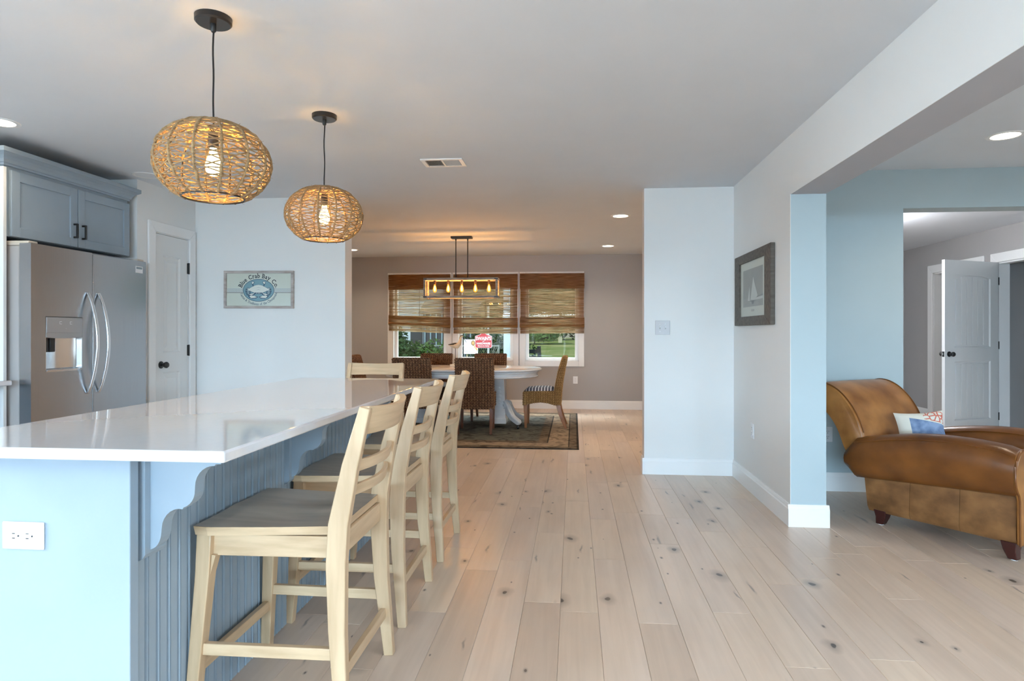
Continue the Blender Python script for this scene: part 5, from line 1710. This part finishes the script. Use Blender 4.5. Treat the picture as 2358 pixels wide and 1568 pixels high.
# base
b = MB()
rings = []
for x, z0, z1 in ((-0.40, 0.085, 0.36), (-0.20, 0.088, 0.36), (0.10, 0.093, 0.36), (0.375, 0.098, 0.36)):
    rings.append([(x, -0.355, z0), (x, 0.355, z0), (x - (0.03 if x < -0.3 else 0), 0.355, z1), (x - (0.03 if x < -0.3 else 0), -0.355, z1)])
MB().loft(rings).build('base', 'leathersuede', ac, bevel=0.01)
# outer side panels, stitched in three
for s in (-1, 1):
    for k, (x0, x1) in enumerate(((-0.405, -0.153), (-0.151, 0.119), (0.121, 0.392))):
        b = MB()
        rings = []
        n = 6
        for q in range(n + 1):
            t = q / n
            x = x0 + (x1 - x0) * t
            bul = 0.008 * (1 - (2 * t - 1) ** 4)
            zb = 0.080 + 0.012 * (x + 0.4) / 0.8
            zt = 0.345
            xs_ = -0.035 if (k == 0 and q == 0) else 0.0
            yo = [0.362, 0.376 + bul, 0.372 + bul, 0.366]
            zz = [zb, zb + 0.03, 0.22, zt]
            ring = [(x + xs_ * (z - zb) / 0.26, s * y, z) for y, z in zip(yo, zz)]
            ring += [(x + xs_ * (z - zb) / 0.26, s * 0.345, z) for z in (zt, zb)]
            rings.append(ring)
        b.loft(rings)
        b.build('side_panel', 'leathersuede', ac, smooth=True, ang=50)
    # rolled arm: superellipse section swept front to back
    b = MB()
    rings = []
    nA = 14
    for q in range(nA + 1):
        t = q / nA
        x = -0.545 + 0.955 * t
        top = 0.515 + 0.105 * math.sin(min(1, t * 1.18) * PI * 0.62)
        if t > 0.86:
            top -= 0.03 * ((t - 0.86) / 0.14) ** 2
        bot = 0.268 + 0.075 * t
        endk = 1.0 - 0.55 * max(0, (0.07 - t) / 0.07) ** 2 - 0.0 * t
        cz, rz = (top + bot) / 2, (top - bot) / 2 * endk
        ry = 0.112 * (0.92 + 0.08 * t) * (1 - 0.25 * max(0, (0.07 - t) / 0.07))
        ring = []
        for k in range(20):
            a = 2 * PI * k / 20
            c_, s_ = math.cos(a), math.sin(a)
            ring.append((x, s * (0.338 + ry * math.copysign(abs(c_) ** 0.8, c_)), cz + rz * math.copysign(abs(s_) ** 0.85, s_)))
        rings.append(ring)
    arm = MB().loft(rings).build('arm', 'leather', ac, smooth=True, ang=60)
    # top welt lines along the arm
    for yy in (0.26, 0.415):
        pts = []
        for q in range(1, nA + 1):
            t = q / nA
            x = -0.545 + 0.955 * t
            top = 0.515 + 0.105 * math.sin(min(1, t * 1.18) * PI * 0.62) - (0.03 * ((t - 0.86) / 0.14) ** 2 if t > 0.86 else 0)
            pts.append((x, s * yy, top - 0.030))
        MB().tube(pts, 0.0045, 5).build('welt', 'leather', arm, smooth=True)
    # front facing of the arm with piping
    fpoly = [(0.392, 0.095), (0.398, 0.33)]
    for k in range(21):
        a = R(-52 + (232 + 52) * k / 20)
        c_, s_ = math.cos(a), math.sin(a)
        fpoly.append((0.338 + 0.108 * math.copysign(abs(c_) ** 0.9, c_), 0.465 + 0.130 * math.copysign(abs(s_) ** 0.9, s_)))
    fpoly += [(0.268, 0.33), (0.268, 0.095)]
    b = MB()
    b.prism([(s * y, z) for y, z in fpoly], 0.400, 0.424, 'x')
    fc = b.build('arm_front', 'leathertan', ac, bevel=0.008, ang=60)
    MB().tube([(0.418, s * y, z) for y, z in fpoly], 0.0055, 6, closed=True).build('welt', 'leather', fc, smooth=True)
# seat cushion
nx, ny = 12, 10
def cushion(name, m, x0, x1, hy, z0, z1, crown, par):
    rings = []
    for q in range(nx + 1):
        t = q / nx
        e = (1 - abs(2 * t - 1) ** 5) ** 0.4 if 0 < t < 1 else 0.0
        x = x0 + (x1 - x0) * t
        zc = (z0 + z1) / 2
        hz = (z1 - z0) / 2 * (0.25 + 0.75 * e)
        ring = []
        for k in range(20):
            a = 2 * PI * k / 20
            c_, s_ = math.cos(a), math.sin(a)
            yy = hy * (0.96 + 0.04 * e) * math.copysign(abs(c_) ** 0.3, c_)
            ring.append((x, yy, zc + (hz + crown * (1 - abs(yy / hy) ** 2) * e) * math.copysign(abs(s_) ** 0.35, s_)))
        rings.append(ring)
    return MB().loft(rings).build(name, m, par, smooth=True, ang=60)
cushion('seat_cushion', 'leather', -0.33, 0.440, 0.232, 0.325, 0.455, 0.012, ac)
MB().box(0.375, 0.412, -0.24, 0.24, 0.10, 0.325).build('front_panel', 'leathersuede', ac, bevel=0.01)
# back: scroll profile swept across, rounded at the sides
fr_p = [(-0.400, 0.34), (-0.435, 0.50), (-0.462, 0.60), (-0.505, 0.69), (-0.560, 0.765), (-0.625, 0.825), (-0.700, 0.862), (-0.775, 0.868), (-0.832, 0.842), (-0.858, 0.795), (-0.845, 0.750), (-0.800, 0.725), (-0.745, 0.702), (-0.690, 0.655), (-0.640, 0.590), (-0.605, 0.520), (-0.575, 0.44), (-0.530, 0.36), (-0.470, 0.325)]
for _ in range(2):      # round the profile off
    q_ = []
    for (xa, za), (xb, zb) in zip(fr_p, fr_p[1:] + fr_p[:1]):
        q_ += [(0.75 * xa + 0.25 * xb, 0.75 * za + 0.25 * zb), (0.25 * xa + 0.75 * xb, 0.25 * za + 0.75 * zb)]
    fr_p = q_
cx_, cz_ = -0.62, 0.64
b = MB()
rings = []
for y, k in ((-0.362, 0.93), (-0.352, 0.975), (-0.335, 1.0), (-0.15, 1.012), (0.0, 1.016), (0.15, 1.012), (0.335, 1.0), (0.352, 0.975), (0.362, 0.93)):
    rings.append([(cx_ + (x - cx_) * k, y, cz_ + (z - cz_) * k) for x, z in fr_p])
bk = MB().loft(rings).build('backrest', 'leathertan', ac, smooth=True, ang=60)
for s in (-1, 1):
    MB().tube([(x, s * 0.345, z) for x, z in fr_p[5:44]], 0.0055, 6).build('welt', 'leather', bk, smooth=True)
# feet
for x, a in ((-0.335, 1), (0.355, -1)):
    for s in (-1, 1):
        b = MB()
        y = s * 0.335
        b.loft([[(x - 0.035 * k + d, y - 0.035 * k, z), (x + 0.035 * k + d, y - 0.035 * k, z), (x + 0.035 * k + d, y + 0.035 * k, z), (x - 0.035 * k + d, y + 0.035 * k, z)] for z, k, d in ((0.004, 0.62, -a * 0.012), (0.05, 0.85, 0), (0.098, 1.1, 0))])
        f_ = b.build('foot', 'darkfoot', ac, bevel=0.004)
        MB().lathe([(0.016, 0.0), (0.016, 0.004)], (x - a * 0.012, y, 0), 10).build('glide', 'plastic', f_)
# throw pillow
def pillow_mat():
    m, nt, b = new_mat('printed_pillow_cloth')
    L = nt.links
    tc = N(nt, 'ShaderNodeTexCoord')
    sp = N(nt, 'ShaderNodeSeparateXYZ')
    L.new(tc.outputs['Object'], sp.inputs[0])
    def lt(sock, v):
        q = N(nt, 'ShaderNodeMath', operation='LESS_THAN'); L.new(sock, q.inputs[0]); q.inputs[1].default_value = v; return q.outputs[0]
    def gt(sock, v):
        q = N(nt, 'ShaderNodeMath', operation='GREATER_THAN'); L.new(sock, q.inputs[0]); q.inputs[1].default_value = v; return q.outputs[0]
    def mul(a, c):
        q = N(nt, 'ShaderNodeMath', operation='MULTIPLY'); L.new(a, q.inputs[0]); L.new(c, q.inputs[1]); return q.outputs[0]
    x, z = sp.outputs[0], sp.outputs[2]
    # blue patch with a slanted upper edge
    sl = N(nt, 'ShaderNodeMath', operation='MULTIPLY_ADD'); L.new(x, sl.inputs[0]); sl.inputs[1].default_value = 0.28; L.new(z, sl.inputs[2])
    blue = mul(mul(gt(x, -0.060), lt(sl.outputs[0], 0.060)), gt(z, -0.2))
    no = N(nt, 'ShaderNodeTexNoise'); no.inputs['Scale'].default_value = 18; no.inputs['Detail'].default_value = 5
    L.new(tc.outputs['Object'], no.inputs['Vector'])
    rb = ramp(nt, [(0.35, (0.11, 0.17, 0.30)), (0.62, (0.24, 0.33, 0.50))])
    L.new(no.outputs['Fac'], rb.inputs[0])
    mx = N(nt, 'ShaderNodeMixRGB'); mx.inputs[1].default_value = (0.70, 0.68, 0.60, 1)
    L.new(blue, mx.inputs[0]); L.new(rb.outputs[0], mx.inputs[2])
    # coral branches
    vo = N(nt, 'ShaderNodeTexVoronoi'); vo.feature = 'DISTANCE_TO_EDGE'; vo.inputs['Scale'].default_value = 30
    L.new(tc.outputs['Object'], vo.inputs['Vector'])
    cor = mul(mul(lt(vo.outputs['Distance'], 0.10), gt(sl.outputs[0], 0.068)), gt(x, 0.02))
    m2 = N(nt, 'ShaderNodeMixRGB'); L.new(cor, m2.inputs[0]); L.new(mx.outputs[0], m2.inputs[1]); m2.inputs[2].default_value = (0.60, 0.16, 0.11, 1)
    L.new(m2.outputs[0], b.inputs['Base Color'])
    b.inputs['Roughness'].default_value = 0.9
    return m
MT['pillow'] = pillow_mat()
def pillow_geo(hw, hh, th, n=14):
    vs, fs = [], []
    for side in (1, -1):
        o_ = len(vs)
        for i in range(n + 1):
            for j in range(n + 1):
                u, v = -1 + 2 * i / n, -1 + 2 * j / n
                pin = 1 - 0.10 * (1 - abs(v) ** 2) * abs(u) ** 3 
                pin2 = 1 - 0.10 * (1 - abs(u) ** 2) * abs(v) ** 3
                y = th * ((1 - u ** 2) * (1 - v ** 2)) ** 0.45
                vs.append((hw * u * pin, side * y, hh * v * pin2))
        for i in range(n):
            for j in range(n):
                q = o_ + i * (n + 1) + j
                f_ = (q, q + n + 1, q + n + 2, q + 1)
                fs.append(f_ if side < 0 else f_[::-1])
    return vs, fs
vs, fs = pillow_geo(0.140, 0.125, 0.05)
# stands on the seat leaning against the back, turned a little to the camera
ang = math.atan2(-0.825, 0.565)
loc = Vector((2.40, 4.10, 0)) + Matrix.Rotation(ang, 3, 'Z') @ Vector((-0.285, 0.0, 0.575))
pw_ = MB().add(vs, fs).build('throw_pillow', 'pillow', smooth=True, loc=loc, rot=(R(-22), R(-6), R(-16)), ang=80)
tag(pw_, 'white pillow with blue and coral print on the leather armchair', 'pillow')

# ------------------------------------------------------------------ outdoors
def gz(x, y):
    if y < 15:
        return -0.42
    t = min(1, (y - 15) / 45)
    return -0.42 + 0.95 * t * t * (3 - 2 * t) + 0.06 * math.sin(x * 0.3) * t
b = MB()
nx, ny = 40, 40
vs, fs = [], []
for i in range(nx + 1):
    for j in range(ny + 1):
        x = -40 + 80 * i / nx
        y = 10.26 + 75 * (j / ny) ** 1.4
        vs.append((x, y, gz(x, y)))
for i in range(nx):
    for j in range(ny):
        q = i * (ny + 1) + j
        fs.append((q, q + ny + 1, q + ny + 2, q + 1))
ln = MB().add(vs, fs).build('lawn', 'lawn', smooth=True)
tag(ln, 'sunlit sloping lawn outside the dining windows', 'lawn', kind='stuff')
def foliage(b, c, rx, ry, rz, n, size, rn, clumps=9):
    cl = []
    for k in range(clumps):
        a, e = rn.uniform(0, 2 * PI), rn.uniform(-0.7, 1)
        q = rn.uniform(0.3, 0.8)
        cl.append((c[0] + rx * q * math.cos(a), c[1] + ry * q * math.sin(a), c[2] + rz * q * e, rn.uniform(0.35, 0.6)))
    for k in range(n):
        x0, y0, z0, f_ = rn.choice(cl)
        d = Vector((rn.gauss(0, 1), rn.gauss(0, 1), rn.gauss(0, 1))).normalized()
        rr = rn.uniform(0.55, 1.0) ** 0.5
        p = Vector((x0 + d.x * rx * f_ * rr, y0 + d.y * ry * f_ * rr, z0 + d.z * rz * f_ * rr))
        u = Vector((rn.gauss(0, 1), rn.gauss(0, 1), rn.gauss(0, 0.6))).normalized()
        v = u.cross(d + Vector((0.01, 0.02, 0.03)))
        if v.length < 1e-3:
            continue
        v.normalize()
        s = size * rn.uniform(0.6, 1.3)
        b.add([p - u * s, p + v * s * 0.45, p + u * s, p - v * s * 0.45], [(0, 1, 2, 3)])
def plant(name, label, cat, x, y, rx, ry, hgt, m, n, size, seed, group, stem=0.25, tr=0.05):
    rn = random.Random(seed)
    g = gz(x, y)
    t = thing(name, label, cat, (x, y, g), 0, group)
    b = MB()
    foliage(b, (0, 0, hgt * (0.5 + stem / 2)), rx, ry, hgt * (0.5 - stem / 2) * 1.05, n, size, rn, 14)
    o = b.build('foliage', m, t); o['kind'] = 'stuff'
    b = MB()
    b.tube([(0, 0, -0.05), (rn.uniform(-0.1, 0.1) * rx, 0, hgt * 0.35), (rn.uniform(-0.1, 0.1) * rx, 0, hgt * 0.7)], [tr, tr * 0.7, tr * 0.3], 7)
    for k in range(4):
        a = rn.uniform(0, 2 * PI)
        b.tube([(0, 0, hgt * (0.3 + 0.1 * k)), (rx * 0.5 * math.cos(a), ry * 0.5 * math.sin(a), hgt * (0.5 + 0.1 * k))], [tr * 0.4, tr * 0.15], 5)
    b.build('trunk', 'bark', t, smooth=True)
    return t
SH, TRG = 'shrubs outside the dining windows', 'trees beyond the lawn'
plant('shrub', 'dark upright shrub at the left edge of the left dining window', 'shrub', -4.85, 16.5, 0.45, 0.45, 1.85, 'leafdark', 2600, 0.06, 1, SH, 0.05)
plant('shrub', 'broad green bush filling the lower left dining window', 'shrub', -4.20, 17.2, 0.95, 0.6, 1.45, 'leafmid', 3600, 0.06, 2, SH, 0.05)
plant('shrub', 'dark bush between the yard signs and the porch post', 'shrub', -2.35, 20.5, 1.2, 0.7, 1.75, 'leafdark', 3200, 0.07, 3, SH, 0.05)
plant('shrub', 'rounded pale bush on the lawn in the right dining window', 'shrub', -3.0, 48.0, 1.9, 1.4, 1.7, 'leaflight', 2600, 0.16, 4, SH, 0.05)
tl_ = [(-27, 58, 'leafmid'), (-21, 52, 'leaflight'), (-16, 60, 'leafdark'), (-11.5, 52, 'leafmid'), (-8.8, 66, 'leaflight'), (-5.4, 58, 'leafdark'), (-2.2, 68, 'leafmid'), (1.0, 60, 'leafdark'), (4.6, 68, 'leaflight'), (9.5, 60, 'leafmid')]
tlab = ['tree far left beyond the lawn, outside the left window edge', 'light green tree at the left of the left window view', 'dark tree behind the white house', 'green tree right of the white house, seen through the left shade', 'light tree in the gap seen through the middle shade', 'dark tree seen through the left half of the middle shade',
        'green tree beyond the lawn in the left of the right window', 'dark tree beyond the lawn in the centre of the right window', 'light green tree beyond the lawn at the right of the right window', 'tree beyond the lawn past the right window edge']
for k, (x, y, m) in enumerate(tl_):
    plant('tree', tlab[k], 'tree', x, y, 3.2, 2.4, 9.0 + (k % 3), m, 3400, 0.42, 60 + k, TRG, 0.02, 0.25)
# neighbour's white house
hs = thing('house', 'white neighbouring house seen through the left dining window', 'house', (-9.0, 30.0, gz(-9, 30)))
boxes('wall', 'house', [(-3.2, 2.6, 0, 5, 0, 3.0)], hs)
boxes('garage_opening', 'garage', [(1.15, 1.75, -0.03, 0.0, 0, 2.2)], hs)
wd = boxes('window', 'garage', [(-1.2, -0.3, -0.03, 0, 1.1, 2.1)], hs)
boxes('window_trim', 'trim', [(-1.28, -1.2, -0.05, 0, 1.02, 2.18), (-0.3, -0.22, -0.05, 0, 1.02, 2.18), (-1.2, -0.3, -0.05, 0, 2.1, 2.18)], wd)
MB().prism([(-0.5, 3.0), (5.5, 3.0), (2.5, 4.6)], -3.6, 3.0, 'x').build('roof', 'roof', hs)
# shed with slatted dark side
sd_ = thing('shed', 'dark slatted shed beside the white house', 'shed', (-5.6, 27.0, gz(-5.6, 27)))
boxes('wall', 'garage', [(-0.9, 1.3, 0, 2.2, 0, 2.3)], sd_)
for k in range(9):
    boxes('batten', 'signgrey', [(-0.85 + 0.25 * k, -0.80 + 0.25 * k, -0.03, 0, 0.1, 2.3)], sd_)
MB().prism([(-0.2, 2.3), (2.4, 2.3), (1.1, 2.9)], -1.1, 1.5, 'x').build('roof', 'roof', sd_)
# wire fence with a pale top rail
fn = thing('wire_fence', 'low wire fence with a pale top rail behind the bushes', 'fence', (-3.6, 18.6, gz(-3.6, 18.6)))
MB().tube([(-2.2, 0, 1.22), (1.4, 0, 1.22)], 0.022, 6).build('top_rail', 'fencewire', fn)
for k in range(4):
    MB().tube([(-2.2 + 1.2 * k, 0, 0), (-2.2 + 1.2 * k, 0, 1.25)], 0.025, 6).build('post', 'fencewire', fn)
b = MB()
for k in range(60):
    x = -2.2 + 3.6 * k / 60
    b.tube([(x, 0, 0.02), (min(x + 0.6, 1.4), 0, 1.2)], 0.003, 3)
    b.tube([(x, 0, 1.2), (min(x + 0.6, 1.4), 0, 0.02)], 0.003, 3)
o = b.build('wire_mesh', 'fencewire', fn); o['kind'] = 'stuff'
# porch deck, post and patio chair
dk = boxes('porch_deck', 'asphaltgrey', [(-6.0, 3.0, 10.26, 13.6, -0.41, -0.14)])
tag(dk, 'grey concrete porch slab just outside the dining windows', 'porch')
pp = thing('porch_post', 'pale blue-white square porch post outside the middle window', 'post', (-1.33, 12.6, -0.14))
MB().box(-0.062, 0.062, -0.06, 0.06, 0, 2.75).build('shaft', 'porch', pp, bevel=0.004)
MB().box(-0.085, 0.085, -0.085, 0.085, 0, 0.14).build('plinth', 'porch', pp, bevel=0.004)
pk = thing('patio_chair', 'dark patio chair on the porch outside the right window', 'chair', (-0.86, 12.6, -0.14), R(80))
for s in (-1, 1):
    MB().bar((0.24, s * 0.26, 0), (0.22, s * 0.26, 0.60), 0.05, 0.05).build('leg', 'patio', pk)
    MB().bar((-0.22, s * 0.26, 0), (-0.36, s * 0.24, 0.97), 0.05, 0.05).build('leg', 'patio', pk)
    MB().bar((0.28, s * 0.27, 0.62), (-0.32, s * 0.27, 0.62), 0.07, 0.03).build('arm', 'patio', pk)
for k in range(5):
    MB().box(-0.22 + 0.10 * k, -0.14 + 0.10 * k, -0.25, 0.25, 0.40, 0.42).build('seat_slat', 'patio', pk)
for k in range(4):
    z = 0.52 + 0.12 * k
    MB().bar((-0.285 - 0.14 * (k * 0.12) , -0.24, z), (-0.285 - 0.14 * (k * 0.12), 0.24, z), 0.02, 0.07).build('back_slat', 'patio', pk)
pk.scale = (1.12, 1.12, 1.12)
# small pale marker on the lawn
mk = thing('lawn_marker', 'small pale yellow post standing on the lawn', 'post', (-1.05, 50.0, gz(-1.05, 50.0)))
MB().box(-0.16, 0.16, -0.1, 0.1, 0, 0.62).build('shaft', 'stakewood', mk, bevel=0.03)
MB().lathe([(0, 0.62), (0.17, 0.62), (0.12, 0.72), (0, 0.76)], n=10).build('cap', 'stakewood', mk)
# red hanging sign outside
rs = thing('yard_sign', 'red shaped sign with white lettering outside the middle window', 'sign', (-1.945, 13.6, 1.03))
SP = [(-0.165, -0.155), (-0.185, -0.13), (-0.185, 0.095), (-0.15, 0.115), (-0.07, 0.14), (-0.035, 0.185), (0.035, 0.185), (0.07, 0.14), (0.15, 0.115), (0.185, 0.095), (0.185, -0.13), (0.165, -0.155)]
MB().prism(SP, -0.006, 0.006).build('border', 'postwhite', rs)
MB().prism([(x * 0.955, z * 0.955) for x, z in SP], -0.009, 0.007).build('board', 'red', rs)
RX = (R(90), 0, 0)
text_obj('lettering', "SWAIN'S", 0.105, 'postwhite', rs, 0.001, (0, -0.0105, 0.015), RX, 0.82, 0.003)
text_obj('lettering', "AT", 0.030, 'postwhite', rs, 0.001, (0, -0.0105, -0.020), RX, 1.0, 0.001)
text_obj('lettering', "HARDWARE", 0.060, 'postwhite', rs, 0.001, (0, -0.0105, -0.078), RX, 0.90, 0.0015)
text_obj('lettering', "38 Jones G. Carthy", 0.036, 'postwhite', rs, 0.001, (0, -0.0105, -0.122), RX, 0.90, 0.0008)
MB().bar((0.10, 0.03, -1.45), (0.10, 0.03, 0.75), 0.04, 0.04).build('post', 'fencewire', rs)
MB().bar((0.10, 0.03, 0.42), (-0.10, 0.03, 0.42), 0.03, 0.03).build('arm', 'fencewire', rs)
for x in (-0.03, 0.03):
    MB().tube([(x, 0.0, 0.18), (x, 0.03, 0.41)], 0.004, 4).build('hanger', 'fencewire', rs)
# hand-drawn poster
ps = thing('yard_poster', 'white hand-lettered poster with a drawn lion outside the middle window', 'poster', (-2.345, 14.4, 0.885))
MB().box(-0.17, 0.155, -0.006, 0.006, -0.165, 0.165).build('sheet', 'postwhite', ps)
text_obj('lettering', "BOY", 0.085, 'pen', ps, 0.0006, (-0.105, -0.0066, 0.085), RX, 0.75, 0.0)
text_obj('lettering', "ATIONS.", 0.085, 'pen', ps, 0.0006, (-0.035, -0.0066, -0.075), RX, 0.72, 0.0)
text_obj('lettering', "MERIC", 0.085, 'pen', ps, 0.0006, (-0.05, -0.0066, -0.15), RX, 0.80, 0.0)
YB2 = -0.0066
def pflat(name, m, poly, y):
    MB().prism(poly, y - 0.0005, y).build(name, m, ps)
pflat('lion_body', 'lionbody', [(0.045, 0.045), (0.10, 0.025), (0.145, -0.03), (0.15, -0.075), (0.125, -0.095), (0.11, -0.06), (0.075, -0.02)], YB2)
pflat('lion_mane', 'lionmane', ell(0.045, 0.085, 0.047, 0.060, 20), YB2 - 0.0008)
pflat('lion_face', 'lionbody', ell(0.045, 0.085, 0.028, 0.038, 18), YB2 - 0.0016)
for x in (0.035, 0.056):
    pflat('lion_eye', 'signink', ell(x, 0.095, 0.004, 0.004, 8), YB2 - 0.0022)
pflat('lion_nose', 'signink', [(0.039, 0.078), (0.051, 0.078), (0.045, 0.068)], YB2 - 0.0022)
for x in (-0.10, 0.10):
    MB().bar((x, 0.012, -1.30), (x, 0.012, 0.10), 0.02, 0.012).build('stake', 'stakewood', ps)
bpy.context.view_layer.update()
